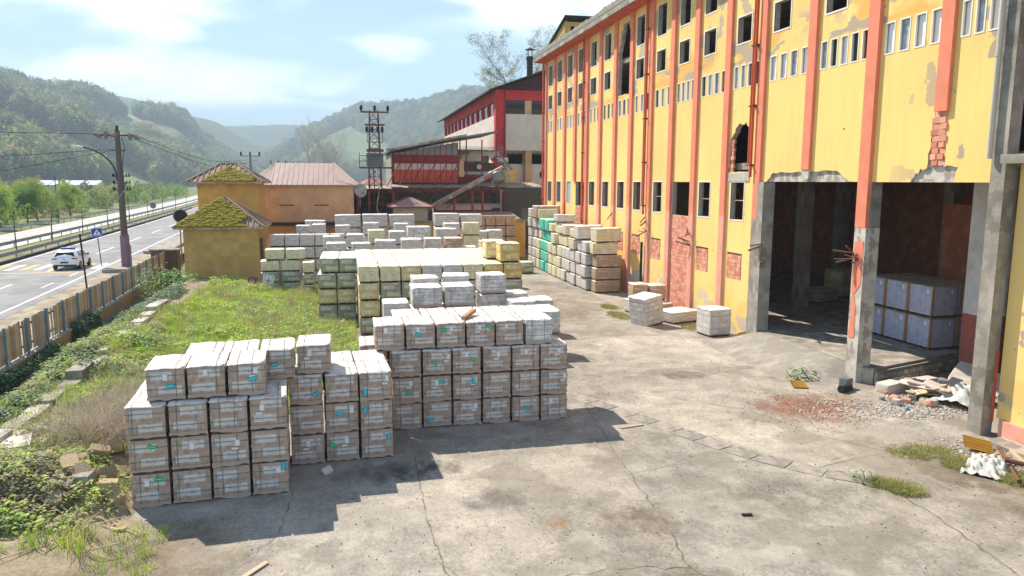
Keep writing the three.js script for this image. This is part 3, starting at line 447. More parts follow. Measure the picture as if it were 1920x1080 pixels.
function palletGeo(w, h, d, v) { // shared shapes for one size and variant
  const key = [w, h, d, v].join(); if (GEO[key]) return GEO[key];
  const lh = h - 0.105, base = merge([...[-1, 0, 1].map(k => box(0.1, 0.065, d * 0.92, k * (w / 2 - 0.11), 0.05, 0)), ...[-2, -1, 0, 1, 2].map(k => box(w * 0.9, 0.018, 0.12, 0, 0.088, k * (d / 2 - 0.1) / 2)), box(w * 0.9, 0.02, 0.09, 0, 0.0101, d / 2 - 0.1), box(w * 0.9, 0.02, 0.09, 0, 0.0101, -d / 2 + 0.1)]);
  const load = rumple(w - 0.012, lh, d - 0.02, v * 13.7 + w, 0.02).translate(0, 0.095, 0);
  const cap = new THREE.PlaneGeometry(w + 0.004, d + 0.004, 9, 11).rotateX(-Math.PI / 2), p = cap.attributes.position;
  for (let i = 0; i < p.count; i++) {
    const x = p.getX(i), z = p.getZ(i), ex = Math.abs(x) / (w / 2 + 0.002), ez = Math.abs(z) / (d / 2 + 0.002), e = Math.max(ex, ez);
    const edge = e > 0.99 ? -0.025 - 0.03 * vn(x * 6 + v * 5, z * 6) : 0;
    p.setXYZ(i, x * (e > 0.7 && e < 0.99 ? 1.2 : 1) * (e > 0.99 ? 1.0 : 1), 0.095 + lh + 0.008 + (vn(x * 5 + v * 9, z * 5 + v) - 0.5) * 0.035 + edge + 0.006 * vn(x * 14, z * 14), z * (e > 0.7 && e < 0.99 ? 1.16 : 1));
    if (Math.abs(p.getX(i)) > w / 2 + 0.002) p.setX(i, Math.sign(x) * (w / 2 + 0.002)); if (Math.abs(p.getZ(i)) > d / 2 + 0.002) p.setZ(i, Math.sign(z) * (d / 2 + 0.002));
  }
  cap.computeVertexNormals();
  const band = (y) => merge([box(w + 0.006, 0.01, 0.004, 0, y, d / 2), box(w + 0.006, 0.01, 0.004, 0, y, -d / 2), box(0.004, 0.01, d, w / 2, y, 0), box(0.004, 0.01, d, -w / 2, y, 0)]);
  const hoop = (x) => merge([box(0.009, lh, 0.004, x, 0.095 + lh / 2, d / 2 - 0.001), box(0.012, 0.004, d, x, 0.095 + lh + 0.03, 0)]);
  const skirt = new THREE.PlaneGeometry(w - 0.02, 0.07, 16, 2), sp = skirt.attributes.position; // film hanging unevenly over the pallet edge
  for (let i = 0; i < sp.count; i++) { const x = sp.getX(i), low = sp.getY(i) < -0.03; sp.setXYZ(i, x, 0.1 + (low ? -0.035 - 0.065 * vn(x * 7 + v * 11, v * 3) : sp.getY(i) > 0.03 ? 0.02 : -0.01), d / 2 - 0.004 + (low ? 0.012 * (vn(x * 16 + v, 5) - 0.5) : 0)); }
  skirt.computeVertexNormals();
  return GEO[key] = { skirt, base, load, cap, bands: [band(0.095 + lh * 0.28), band(0.095 + lh * 0.74)], hoops: [hoop(-w * 0.33 + v * 0.02), hoop(w * 0.3 - v * 0.03)] };
}
const cornerG = box(0.07, 1.14, 0.07), stickG = new RoundedBoxGeometry(0.185, 0.1, 0.006, 1, 0.002), labG = box(0.095, 0.14, 0.005), lab2G = box(0.14, 0.045, 0.005);
const scrawl = c => { const r = rng(8); for (let k = 0; k < 6; k++) { c.fillRect(16 + k * 17, 26 + r() * 4, 4, 20); c.fillRect(16 + k * 17, 26 + (r() * 3 | 0) * 8, 11, 4); } }; // print too small to read
const stickText = canvasTex(128, 72, (c, w, h) => { c.fillStyle = '#12a6b4'; c.fillRect(0, 0, w, h); c.fillStyle = '#d9f4f4'; scrawl(c); });
const stickText2 = canvasTex(128, 72, (c, w, h) => { c.fillStyle = '#16a864'; c.fillRect(0, 0, w, h); c.fillStyle = '#d8f4e2'; scrawl(c); });
const stickM = [std(0xffffff, 0.6, { map: stickText }), std(0xffffff, 0.6, { map: stickText2 })];
let pr_ = rng(2024), palletCount = 0;
const UNSEEN = new Set([4,10,48,49,50,51,52,60,61,62,63,64,72,73,74,75,76,77,78,79,80,81,82,83,84,99,100,103,104,107,108,109,111,112,113,115,116,119,120,122,123,124,125,126,128,129,131,132,136,137,138,139,140,141,143,145,147,149,150,151,152,153,157,158,160,161,163,165,166,167,169,171,172,173,178,180,183,185,187,189,190,191,192,193,209,217,225,233,255,256,257,261,262,263,267,268,269,290,292,295,300,306,308,310,312,314,316,318,325,332,334,336,339,341,353,359,363,365,367,368,369,370,372,373,406,426,477,478]); // goods wholly hidden behind others
// one palletised load; o: {w,h,d,type,ry,detail,sticker:[side,x,y,tilt,colour]}
function pallet(x, y, z, o) {
  const { w = 0.83, h = 0.78, d = 1.28, type = 'brown', ry = 0, detail = false } = o, T = TY[type], v = pr_() * 5 | 0, G = palletGeo(w, h, d, v);
  const s = T.side[pr_() * T.side.length | 0], t = T.top[pr_() * T.top.length | 0];
  const skip = UNSEEN.has(palletCount++);
  if (skip) { if (detail) { if (pr_() < 0.62) { pr_(); pr_(); pr_(); } } return; }
  const g = thing('tile_pallet', o.label, 'pallet', [x, y, z], ry, o.group);
  if (o.tilt) g.rotation.z = o.tilt;
  g.userData.order = palletCount - 1;
  M('wooden_pallet', G.base, shadedPalletWood, g); M('carton_load', G.load, o.shroud ? filmShroud : s, g); if (!o.covered) M('plastic_sheet', G.cap, t, g);
  if (type === 'violet') for (const e of [-1, 1]) { const c = M('corner_board', cornerG, MT.wood, g); c.position.set(e * (w / 2 - 0.02), 0.1 + (h - 0.11) / 2, d / 2 - 0.02); }
  if (detail) {
    M('film_skirt', G.skirt, skirtMat, g);
    for (const b of G.bands) M('strap', b, strapMat, g); M('strap', G.hoops[v % 2], strapMat, g); if (v > 2) M('strap', G.hoops[1 - v % 2], strapMat, g);
    if (pr_() < 0.62) { const l = M('paper_label', labG, MT.label, g); l.position.set((pr_() - 0.3) * w * 0.6, 0.12 + (h - 0.105) * (0.62 + pr_() * 0.12), d / 2 + 0.002); if (pr_() < 0.6) { const q = M('paper_label', lab2G, MT.label, g); q.position.set(l.position.x - 0.06, l.position.y - 0.13, d / 2 + 0.002); } }
    if (o.sticker) { const [sx, sy, rot, c] = o.sticker, k = M('sticker', stickG, stickM[c], g); k.position.set((sx - 0.5) * w, 0.12 + (h - 0.105) * sy, d / 2 + 0.004); k.rotation.z = rot; }
  }
  return g;
}
const ORD = ['first', 'second', 'third', 'fourth', 'fifth', 'sixth', 'seventh', 'eighth', 'ninth', 'tenth', 'eleventh', 'twelfth'], LAY = ['bottom', 'second', 'third', 'top'];
// block of stacked pallets. has(c,r,l) says where goods stand; only exposed goods are built
function block(name, ox, oz, ry, pw, pd, cols, rows, layers, has, opt) {
  const ph = opt.h || 0.78, cs = Math.cos(ry), sn = Math.sin(ry);
  const ok = (c, r, l) => c >= 0 && r >= 0 && c < cols && r < rows && l >= 0 && has(c, r, l);
  for (let l = 0; l < layers; l++) for (let r = 0; r < rows; r++) for (let c = 0; c < cols; c++) {
    if (!ok(c, r, l)) continue;
    const top = !ok(c, r, l + 1), front = !ok(c, r - 1, l), left = !ok(c - 1, r, l), right = !ok(c + 1, r, l);
    if (!(top || front || (left && opt.left !== false) || (right && opt.right !== false))) continue;
    const off = opt.shift ? opt.shift(c, r, l) : [0, 0, 0], j = 0.02;
    const lx = (c + 0.5) * pw + off[0] + (pr_() - 0.5) * j, lz = -(r + 0.5) * pd + off[1] + (pr_() - 0.5) * j * 1.5;
    const type = typeof opt.type === 'function' ? opt.type(c, r, l) : opt.type, fr0 = r === 0;
    const lab = `${look(type)} tile pallet, ${LAY[l]} layer, ${ORD[c]} column${rows > 1 ? ', ' + (r ? ORD[r] + ' row' : 'front row') : ''} of ${name}`;
    pallet(ox + lx * cs + lz * sn, l * ph + (opt.y || 0), oz - lx * sn + lz * cs, { covered: !top && !(opt.shift && l === layers - 2), w: (opt.w || pw - 0.035), h: ph - 0.005, d: pd - 0.03, type, ry: ry + (off[2] || 0) + (pr_() - 0.5) * 0.02, detail: opt.detail && (front || l === layers - 1 || top), sticker: opt.stickers && opt.stickers[[c, r, l].join()], label: lab, group: 'tile pallets in ' + name });
  }
}
const look = t => ({ brown: 'brown', yellow: 'yellow-wrapped', olive: 'greenish-wrapped', mustard: 'mustard-wrapped', white: 'white-wrapped', banded: 'white banded', cream: 'cream-wrapped', aqua: 'turquoise-wrapped', tan: 'tan', violet: 'lilac' })[t];
const R = Math.PI / 180, T0 = 0, T1 = 1;
// front-left block
block('near left block', -4.79, -17.0, 3.5 * R, 0.848, 1.31, 4, 2, 4, (c, r, l) => l < 3 || (l === 3 && (r === 0 ? c < 3 : c > 0)), { type: 'brown', look, detail: true,
  shift: (c, r, l) => l === 3 ? (r === 0 ? [0.4, -0.18, 0] : [0.32 - 0.12, -0.14, 0]) : [0, 0, 0],
  stickers: { '0,0,0': [0.72, 0.78, -0.1, T1], '3,0,0': [0.85, 0.82, 1.5, T0], '0,0,1': [0.6, 0.74, -0.25, T1], '0,0,3': [0.62, 0.34, 0, T0], '2,0,3': [0.66, 0.42, 0.25, T0], '3,1,3': [0.4, 0.4, 0.1, T0] } });
// middle block
block('middle block', -1.52, -18.88, 3.5 * R, 0.872, 1.31, 3, 2, 4, (c, r, l) => l < 3 || (l === 3 && c === 0 && r === 0), { type: 'brown', look, detail: true,
  shift: (c, r, l) => l === 3 ? [0.26, -0.05, -0.05] : l === 2 && c === 2 ? [0.0, 0.02, 0] : [0, 0, 0],
  stickers: { '2,0,0': [0.85, 0.66, 1.5, T0], '1,0,0': [0.2, 0.5, -0.4, T1], '1,0,1': [0.42, 0.56, -0.3, T0], '2,0,1': [0.15, 0.62, 1.3, T0], '0,0,2': [0.78, 0.25, 0.3, T0], '2,0,2': [0.17, 0.18, 1.45, T0] } });
// right block
block('near right block', 1.16, -21.1, 0.6 * R, 0.887, 1.34, 6, 4, 4, (c, r, l) => l < 3 || (l === 3 && r < 2), { type: (c, r, l) => l === 3 && c === 5 ? 'banded' : 'brown', look, detail: true,
  shift: (c, r, l) => l === 3 ? [r ? 0.18 : -0.46, r ? -0.04 : -0.1, 0] : [0, 0, 0],
  stickers: { '1,0,0': [0.25, 0.22, 0.1, T0], '4,0,0': [0.5, 0.4, -0.5, T0], '0,0,1': [0.55, 0.3, -0.2, T1], '1,0,1': [0.66, 0.72, -0.2, T0], '2,0,1': [0.72, 0.68, 1.5, T0], '1,0,2': [0.4, 0.4, -0.6, T1], '2,0,2': [0.7, 0.5, -0.4, T1], '1,0,3': [0.4, 0.5, -0.5, T0], '2,0,3': [0.25, 0.66, 0, T1], '3,0,3': [0.8, 0.72, -0.6, T1] } });
pallet(0.72, 1.56, -22.9, { type: 'brown', label: 'white-topped brown tile pallet standing alone behind the near right block', group: 'tile pallets behind the near right block', detail: true });
pallet(0.72, 0.78, -22.9, { type: 'brown', label: 'brown tile pallet below the one standing alone behind the near right block', group: 'tile pallets behind the near right block' });
// loose white goods behind it
const whiteCol = (x, z, n, w, d, h, type, ry, what) => { for (let l = 0; l < n; l++) pallet(x, l * h, z, { w, d, h, type, ry, label: `${look(type)} tile pallet, ${n === 1 ? 'on the ground' : LAY[l] + ' layer'}, ${what}`, group: 'white goods behind the near right block', detail: type === 'banded' && l === n - 1 }); };
whiteCol(2.95, -28.6, 4, 1.16, 1.2, 0.8, 'banded', 0.02, 'draped pair beside the white step stack');
whiteCol(4.2, -28.7, 4, 1.16, 1.2, 0.8, 'banded', -0.01, 'draped pair nearest the grey chequered pallet');
whiteCol(3.15, -31.0, 4, 1.1, 1.15, 0.81, 'white', 0.03, 'behind the draped pair, first of three');
whiteCol(4.5, -31.2, 4, 1.12, 1.15, 0.82, 'white', -0.14, 'behind the draped pair, crooked middle one');
whiteCol(5.95, -30.9, 4, 1.12, 1.15, 0.83, 'banded', 0.02, 'behind the draped pair, tall end one');
whiteCol(1.75, -28.2, 3, 0.95, 1.2, 0.9, 'white', 0, 'low step stack against the yellow block');
whiteCol(1.9, -26.9, 3, 0.9, 1.0, 0.76, 'white', 0.05, 'lower step stack before the yellow block');
whiteCol(6.9, -29.4, 3, 1.0, 1.2, 0.8, 'white', 0.04, 'low one at the yard edge');
whiteCol(7.9, -30.2, 3, 1.0, 1.2, 0.77, 'white', -0.03, 'low one nearest the open yard');
whiteCol(7.0, -31.0, 3, 1.0, 1.1, 0.83, 'white', 0.02, 'low one under the mustard corner');
// big yellow block
block('big yellow block', 0.5, -35.0, 0.4 * R, 0.985, 1.24, 8, 7, 4, (c, r, l) => l < 4, { type: (c, r, l) => l < 3 ? (l === 0 ? 'olive' : c === 0 ? 'yellow' : 'olive') : c > 5 && r === 0 ? 'mustard' : (c === 3 || c === 4) && r === 0 ? 'white' : PT[c * 13 + r * 71] < 0.42 ? 'yellow' : PT[c * 13 + r * 71] < 0.75 ? 'cream' : 'white', h: 0.815, look, shift: (c, r, l) => c > 5 && l < 3 ? [0, 0, 0] : [0, 0, 0] });
pallet(7.75, 3.26, -35.8, { w: 1.0, d: 1.15, h: 0.95, type: 'mustard', label: 'mustard carton pallet standing on top of the big yellow block corner', group: 'tile pallets in the big yellow block' });
pallet(7.35, 3.26, -37.4, { w: 1.0, d: 1.15, h: 0.95, type: 'yellow', label: 'cream carton pallet behind the mustard one atop the big yellow block', group: 'tile pallets in the big yellow block' });
// greenish block by the grass
block('greenish block by grass', -1.5, -39.2, -1 * R, 0.98, 1.25, 2, 3, 4, (c, r, l) => l < 4 || false, { type: (c, r, l) => l === 1 ? 'yellow' : 'olive', h: 0.81, look, shift: (c, r, l) => l === 3 ? [0.12, -0.1, 0] : [0, 0, 0] });
// stacks along the grass toward the gatehouse
for (let k = 0; k < 3; k++) for (let l = 0; l < 4; l++) { if (k === 2 && l === 3) continue; pallet(-4.75 + k * 1.28 + (k === 2 ? -0.15 : l === 3 ? 0.3 : 0), l * 0.72, -49.6 + (k === 2 ? 1.3 : 0), { w: k === 2 ? 0.7 : 1.16, d: 1.1, h: 0.7, type: l > 1 ? 'cream' : 'olive', ry: 0.03, label: `${l > 1 ? 'cream' : 'grey-green'} slumped tile pallet, ${LAY[l]} layer, ${ORD[k]} stack beside the gatehouse door`, group: 'slumped stacks by the gatehouse' }); }
block('the long grey row', -5.2, -54.0, 0, 1.02, 1.2, 5, 1, 4, (c, r, l) => c || l > 0, { type: (c, r, l) => 'white', h: 0.86, look, left: true });
// back stock before the ochre wall
{ const S = [ // x, z, layers, w, d, h, type
    [-0.6, -46.8, 4, 1.15, 1.2, 0.86, 'white'], [0.9, -47, 4, 1.15, 1.2, 0.85, 'white'], [2.4, -47.4, 4, 1.3, 1.3, 0.88, 'white'], [4.0, -47.2, 4, 1.3, 1.3, 0.9, 'white'], [5.4, -47.6, 4, 1.1, 1.2, 0.9, 'white'], [6.7, -47.6, 4, 1.1, 1.2, 0.9, 'tan'],
    [-0.9, -50.4, 4, 1.1, 1.2, 0.9, 'white'], [0.6, -50.8, 4, 1.1, 1.2, 0.92, 'white'], [2.0, -51.2, 4, 1.1, 1.2, 0.98, 'cream'], [3.4, -51.6, 4, 1.1, 1.2, 0.95, 'white'], [4.9, -51.8, 4, 1.6, 1.3, 1.02, 'banded'], [6.8, -52, 4, 1.5, 1.3, 0.98, 'white'], [8.3, -51.4, 3, 1.1, 1.1, 0.9, 'olive'], [9.7, -50.6, 3, 1.45, 1.2, 1.05, 'cream'],
    [-3.2, -60, 4, 1.0, 1.2, 0.94, 'white'], [-2.0, -60, 4, 1.0, 1.2, 0.96, 'white'], [-2.4, -62.5, 4, 1.6, 1.3, 1.0, 'white'], [0.2, -63.4, 4, 2.1, 1.4, 1.1, 'white'], [2.4, -63.4, 4, 2.1, 1.4, 1.11, 'white'], [4.6, -63.4, 4, 2.1, 1.4, 1.1, 'white'], [-0.2, -58.4, 4, 1.1, 1.1, 0.96, 'white'], [1.9, -58.6, 4, 1.15, 1.1, 1.0, 'white'], [4.2, -58.6, 4, 1.1, 1.1, 0.98, 'white'],
    [8.3, -63, 4, 2.1, 1.4, 1.12, 'white'], [10.4, -63.2, 4, 1.9, 1.3, 1.1, 'white'], [8.0, -57.6, 4, 1.25, 1.2, 0.99, 'white'], [9.5, -57.6, 4, 1.3, 1.2, 1.0, 'cream'], [10.8, -60.4, 3, 1.0, 1.2, 1.05, 'white'], [11.9, -60.2, 3, 1.2, 1.2, 1.08, 'white'] ];
  const by = ['tall double', 'wide', 'narrow', 'snowy', 'sagging', 'square', 'greyish', 'leaning'];
  S.forEach(([x, z, n, w, d, h, type], k) => { for (let l = n > 2 ? n - 2 : 0; l < n; l++) pallet(x, l * h, z, { w, d, h: h - 0.01, type, ry: (PT[k * 7 + l] - 0.5) * 0.1, tilt: (PT[k * 19 + l] - 0.5) * 0.03, label: `${look(type)} tile pallet, ${l === n - 1 ? 'top' : 'lower'} of the ${by[k % 8]} stack, ${ORD[k % 10]} ${k < 6 ? 'behind the big yellow block' : k < 14 ? 'in the middle stock rows' : k < 23 ? 'before the ochre wall' : 'before the small shed'}`, group: 'stock before the ochre wall' }); if (n > 2) for (let l = 0; l < n - 2; l++) if (k === 8 || k === 13 || k === 28) pallet(x, l * h, z, { w, d, h: h - 0.01, type: 'white', label: `grey tile pallet, ${LAY[l]} layer under the ${look(type)} ones, ${ORD[k % 10]} stack`, group: 'stock before the ochre wall' }); });
}
block('the tall brown wall stack', 11.75, -68.4, 0, 0.96, 1.3, 4, 1, 4, (c, r, l) => true, { type: 'tan', h: 1.0, look, shift: (c, r, l) => [0, 0, 0] });
// stacks against the factory wall
{ const W = 1.06; const rowZ = [-46.0, -47.2, -48.35, -49.5, -50.7, -51.9, -53.1, -54.3, -55.5, -56.7, -58.2, -59.6, -61, -62.4];
  const kinds = ['tan', 'white', 'white', 'white', 'white', 'white', 'cream', 'cream', 'cream', 'aqua', 'aqua', 'cream', 'white', 'white'], tall = [5, 4, 5, 5, 4, 5, 5, 6, 5, 5, 5, 6, 5, 6];
  rowZ.forEach((z, k) => { const n = tall[k], f = 15.35 + (k > 9 ? 0.1 : 0) - (k === 0 ? -0.3 : 0); for (let l = 0; l < n; l++) { const type = l === n - 1 && k < 8 ? (k === 0 ? 'cream' : k % 3 ? 'white' : 'cream') : k === 0 && l > 2 ? 'cream' : l === 3 && k < 6 && k % 2 ? 'cream' : kinds[k], top = l >= 3, q = PT[k * 31 + l * 17 + 900];
    pallet(f + 0.85 + (PT[k * 5 + l * 3] - 0.5) * (top ? 0.5 : 0.14), l * 0.82, z, { w: top ? 1.45 + q * 0.35 : 1.75, d: top ? 0.9 + q * 0.2 : 1.1, h: l === n - 1 ? 0.6 + q * 0.35 : 0.81, type, ry: (PT[k * 3 + l * 9] - 0.5) * (top ? 0.22 : 0.06), tilt: top ? (q - 0.5) * 0.06 : 0, label: `${look(type)} tile pallet, ${['bottom', 'second', 'third', 'fourth', 'fifth', 'sixth'][l]} layer, ${['nearest', 'second', 'third', 'fourth', 'fifth', 'sixth', 'seventh', 'eighth', 'ninth', 'tenth', 'eleventh', 'twelfth', 'thirteenth', 'farthest'][k]} stack against the yellow factory`, group: 'stacks against the factory wall' }); } });
  pallet(16.3, 4.12, -60.2, { w: 2.1, d: 1.5, h: 1.05, type: 'tan', label: 'grey and brown pallet crowning the far stacks against the factory', group: 'stacks against the factory wall' });
}
// loose pallets in the yard
const Y1 = 'loose pallets in the yard';
pallet(13.6, 0, -57.0, { w: 1.3, d: 1.2, h: 0.9, type: 'olive', ry: 0.25, label: 'low pallet with a green side sheet standing alone in the yard', group: Y1 });
pallet(12.9, 0, -58.8, { w: 1.3, d: 1.2, h: 1.0, type: 'white', ry: 0.1, label: 'low white pallet just behind the green-sided one', group: Y1 });
pallet(14.9, 0.0, -35.1, { w: 1.2, d: 1.3, h: 1.5, type: 'white', ry: 0.35, tilt: 0.14, label: 'leaning white-wrapped pallet of boxes before the brick infill', group: Y1 });
pallet(16.3, 0, -37.2, { w: 1.4, d: 1.2, h: 0.75, type: 'tan', ry: 0.1, label: 'lower collapsed pallet of red-brown boxes beside the leaning one', group: Y1 });
pallet(15.6, 0.75, -38.2, { w: 0.85, d: 1.0, h: 0.9, type: 'tan', ry: -0.1, label: 'red-brown box pile at the back of the collapsed heap', group: Y1 });
pallet(16.5, 0.75, -38.0, { w: 0.9, d: 1.0, h: 0.85, type: 'tan', ry: 0.2, label: 'red-brown box pile nearest the factory in the collapsed heap', group: Y1 });
pallet(15.6, 0, -38.3, { w: 1.0, d: 1.2, h: 0.75, type: 'white', ry: 0.1, label: 'white pallet under the red-brown box pile', group: Y1 });
pallet(16.7, 0, -35.4, { w: 1.75, d: 1.3, h: 0.62, type: 'white', ry: 0.3, label: 'low white pallet with torn film beside the brick infill', group: Y1 });
pallet(16.9, 0, -31.9, { w: 1.2, d: 1.15, h: 1.3, type: 'white', ry: 0.12, label: 'single shrink-wrapped grey pallet next to the loading bay jamb', group: Y1 });
// goods inside the loading bays
for (let k = 0; k < 3; k++) for (let l = 0; l < 2; l++) pallet(23.0, 0.61 + l * 1.28, -28.0 + k * 1.34, { w: 1.28, d: 1.2, h: 1.26, type: 'violet', ry: -Math.PI / 2 + 0.02, label: `lilac carton pallet inside the bay, ${l ? 'upper' : 'lower'} layer, ${['farthest', 'middle', 'nearest'][k]}`, group: 'lilac pallets inside the right-hand bay' });
for (let k = 0; k < 3; k++) pallet(24.3, 0.61 + 1.28, -28.0 + k * 1.34, { w: 1.28, d: 1.2, h: 1.26, type: 'violet', ry: -Math.PI / 2, label: `lilac carton pallet in the second row inside the bay, ${['farthest', 'middle', 'nearest'][k]}`, group: 'lilac pallets inside the right-hand bay' });
pallet(24.3, 0.61, -25.32, { w: 1.28, d: 1.2, h: 1.26, type: 'violet', ry: -Math.PI / 2, label: 'lilac carton pallet lowest at the inner end of the bay', group: 'lilac pallets inside the right-hand bay' });
for (const [x, z, h, t, w] of [[25.6, -36.4, 0.75, 'tan', 'low brown pallet on the dim factory floor'], [28.2, -38.0, 1.6, 'yellow', 'dim yellowish pallet behind the low brown one indoors'], [21.6, -38.0, 1.4, 'tan', 'dim brown pallet beside the bare inner column'], [21.4, -40.4, 2.0, 'tan', 'tall dim brown pallet deep inside the bay']]) pallet(x, 0.61, z, { w: 1.6, d: 1.3, h, type: t, ry: 0.3, label: w, group: 'dim goods inside the factory' });

// ---------- gatehouse ----------
function hipRoof(x0, x1, z0, z1, y, h, rx, rz, t = 0.12) { // hip roof over a rectangle; ridge half lengths rx, rz
  const cx = (x0 + x1) / 2, cz = (z0 + z1) / 2, A = [x0, y, z1], B = [x1, y, z1], C = [x1, y, z0], D = [x0, y, z0], E = [cx - rx, y + h, cz + rz], F = [cx + rx, y + h, cz + rz], G = [cx + rx, y + h, cz - rz], I = [cx - rx, y + h, cz - rz];
  const q = (...v) => { const o = []; for (let i = 1; i + 1 < v.length; i++) o.push(v[0], v[i], v[i + 1]); return o; };
  const f = [[A, B, F, E], [B, C, G, F], [C, D, I, G], [D, A, E, I]].map(v => q(...v));
  const mk = tris => { const g = new THREE.BufferGeometry(); g.setAttribute('position', new THREE.Float32BufferAttribute(tris.flat(), 3)); const uv = tris.flatMap(p => [p[0] + p[2] * 0.3, p[1] * 1.4 + p[2] * 0.6]); g.setAttribute('uv', new THREE.Float32BufferAttribute(uv, 2)); g.computeVertexNormals(); return g; };
  const skirt = merge([bx(x0, x1, y - t, y, z1 - 0.06, z1), bx(x0, x1, y - t, y, z0, z0 + 0.06), bx(x0, x0 + 0.06, y - t, y, z0 + 0.06, z1 - 0.06), bx(x1 - 0.06, x1, y - t, y, z0 + 0.06, z1 - 0.06)]);
  return { faces: f.map(mk), skirt, mk, pts: { A, B, C, D, E, F, G, I } };
}
function tileFace(parent, a, b, c, d, rows, mat, w = 0.34) { // rolled tile courses running up a roof face a-b (eave) to d-c (ridge)
  const A = V(...a), B = V(...b), C = V(...c), D = V(...d), n = Math.max(2, A.distanceTo(B) / w | 0), geo = [];
  for (let k = 0; k <= n; k++) { const t = k / n, e = A.clone().lerp(B, t); // run straight up the slope until it meets a hip
    const along = B.clone().sub(A).normalize(), up = D.clone().sub(A).sub(along.clone().multiplyScalar(D.clone().sub(A).dot(along))), L = A.distanceTo(B), l1 = D.clone().sub(A).dot(along), l2 = L - C.clone().sub(A).dot(along), s = t * L;
    const m = Math.min(1, l1 > 0 ? s / l1 : 1, l2 > 0 ? (L - s) / l2 : 1); if (m < 0.06) continue;
    const f = e.clone().add(up.clone().multiplyScalar(m)); geo.push(bar([e.x, e.y + 0.02, e.z], [f.x, f.y + 0.02, f.z], 0.055, 5)); }
  for (const g of geo) M('roof_tile_course', g, mat, parent);
}
const mossGeo = (a, b, c, n, seed, keep) => { const r = rng(seed), o = [], A = V(...a), B = V(...b), C = V(...c); for (let i = 0; i < n; i++) { let u = r(), v = r(); if (u + v > 1) { u = 1 - u; v = 1 - v; } if (!keep(u, v)) continue; const p = A.clone().multiplyScalar(1 - u - v).add(B.clone().multiplyScalar(u)).add(C.clone().multiplyScalar(v)); o.push(lump(0.09 + r() * 0.1, i, 1.2, 0.55, 1.2, 1).translate(p.x, p.y + 0.05, p.z)); } return merge(o); };
{
  const g = thing('gatehouse', 'ochre gatehouse with mossy hip roofs, a low wing before a taller tower', 'building');
  M('wall', bx(-10.45, -5.75, -0.3, 4.06, -57.2, -52.6), MT.ochreDull, g);
  M('wall_ledge', bx(-9.6, -5.8, 2.1, 2.16, -52.6, -52.56), MT.ochre, g);
  M('door', bx(-5.76, -5.7, 0.0, 3.2, -54.9, -53.4), mot([96, 84, 72], 70, { amt: 0.4, size: 1 }), g);  // brown panel added for the dark of the open doorway
  const r1 = hipRoof(-10.95, -5.3, -57.7, -52.1, 4.1, 1.85, 0.2, 0.2), rf = M('roof', merge(r1.faces), MT.tileRoof, g);
  M('roof_edge', r1.skirt, MT.woodGrey, rf); tileFace(rf, r1.pts.A, r1.pts.B, r1.pts.F, r1.pts.E, 1, MT.tileRoof); tileFace(rf, r1.pts.B, r1.pts.C, r1.pts.G, r1.pts.F, 1, MT.tileRoof);
  for (const [p, q] of [['A', 'E'], ['B', 'F'], ['E', 'F']]) M('hip_tile', bar(r1.pts[p], r1.pts[q], 0.1, 6), MT.tileRoof, rf);
  M('moss', mossGeo(r1.pts.A, r1.pts.B, r1.pts.E, 900, 3, (u, v) => u < 0.62 - v * 0.2 + 0.2 * vn(u * 9, v * 9) && u + v > 0.05), MT.moss, rf);
  M('tower_wall', bx(-10.6, -6.4, -0.3, 7.0, -64.5, -59.2), MT.ochre, g);
  const r2 = hipRoof(-11.2, -5.9, -65.2, -58.5, 7.05, 1.35, 0.6, 0.9), rt = M('tower_roof', merge(r2.faces), MT.tileRoof, g);
  M('roof_edge', r2.skirt, MT.woodGrey, rt); tileFace(rt, r2.pts.A, r2.pts.B, r2.pts.F, r2.pts.E, 1, MT.tileRoof); tileFace(rt, r2.pts.B, r2.pts.C, r2.pts.G, r2.pts.F, 1, MT.tileRoof);
  for (const [p, q] of [['A', 'E'], ['B', 'F'], ['E', 'F']]) M('hip_tile', bar(r2.pts[p], r2.pts[q], 0.1, 6), MT.tileRoof, rt);
  M('moss', mossGeo(r2.pts.A, r2.pts.B, r2.pts.E, 620, 5, (u, v) => u > 0.2 && u < 0.75 + 0.2 * vn(u * 9, v * 9)), MT.moss, rt);
  M('porch_wall', bx(-10.6, -6.41, -0.3, 4.0, -59.19, -57.21), MT.ochre, g);
}
{ // long building with the pinkish roof
  const g = thing('long_shed', 'long beige building with a shallow dusty pink roof behind the gatehouse', 'building');
  M('wall', bx(-7.6, 0.75, -0.3, 6.75, -82, -67.2), MT.beige, g);
  const r = hipRoof(-8.2, 1.15, -82.5, -66.8, 6.8, 1.95, 2.6, 2.6), rf = M('roof', merge(r.faces), MT.pinkRoof, g);
  M('roof_edge', r.skirt, MT.pinkRoof, rf); M('hip_tile', bar(r.pts.B, r.pts.F, 0.09, 6), MT.pinkRoof, rf); for (let k = 1; k < 22; k++) M('roof_seam', bar([lerp(-8.2, 1.15, k / 22), 6.82, -66.8], [clamp(lerp(-8.2, 1.15, k / 22), -6.1, -0.93), 6.8 + 1.95 * (k > 17 ? (22 - k) / 5 : 1), -72.05 + (k > 17 ? (k - 17) * 1.05 : 0)], 0.025, 4), MT.pinkRoof, rf);
  for (const [x, w] of [[-5.5, 1.2], [-2.6, 1.2]]) M('vent_slot', bx(x, x + w, 5.0, 5.1, -67.2, -67.16), MT.rust, g);
  M('awning', bx(-7.6, 0.6, 3.35, 3.6, -67.19, -66.2), MT.dark, g);
}
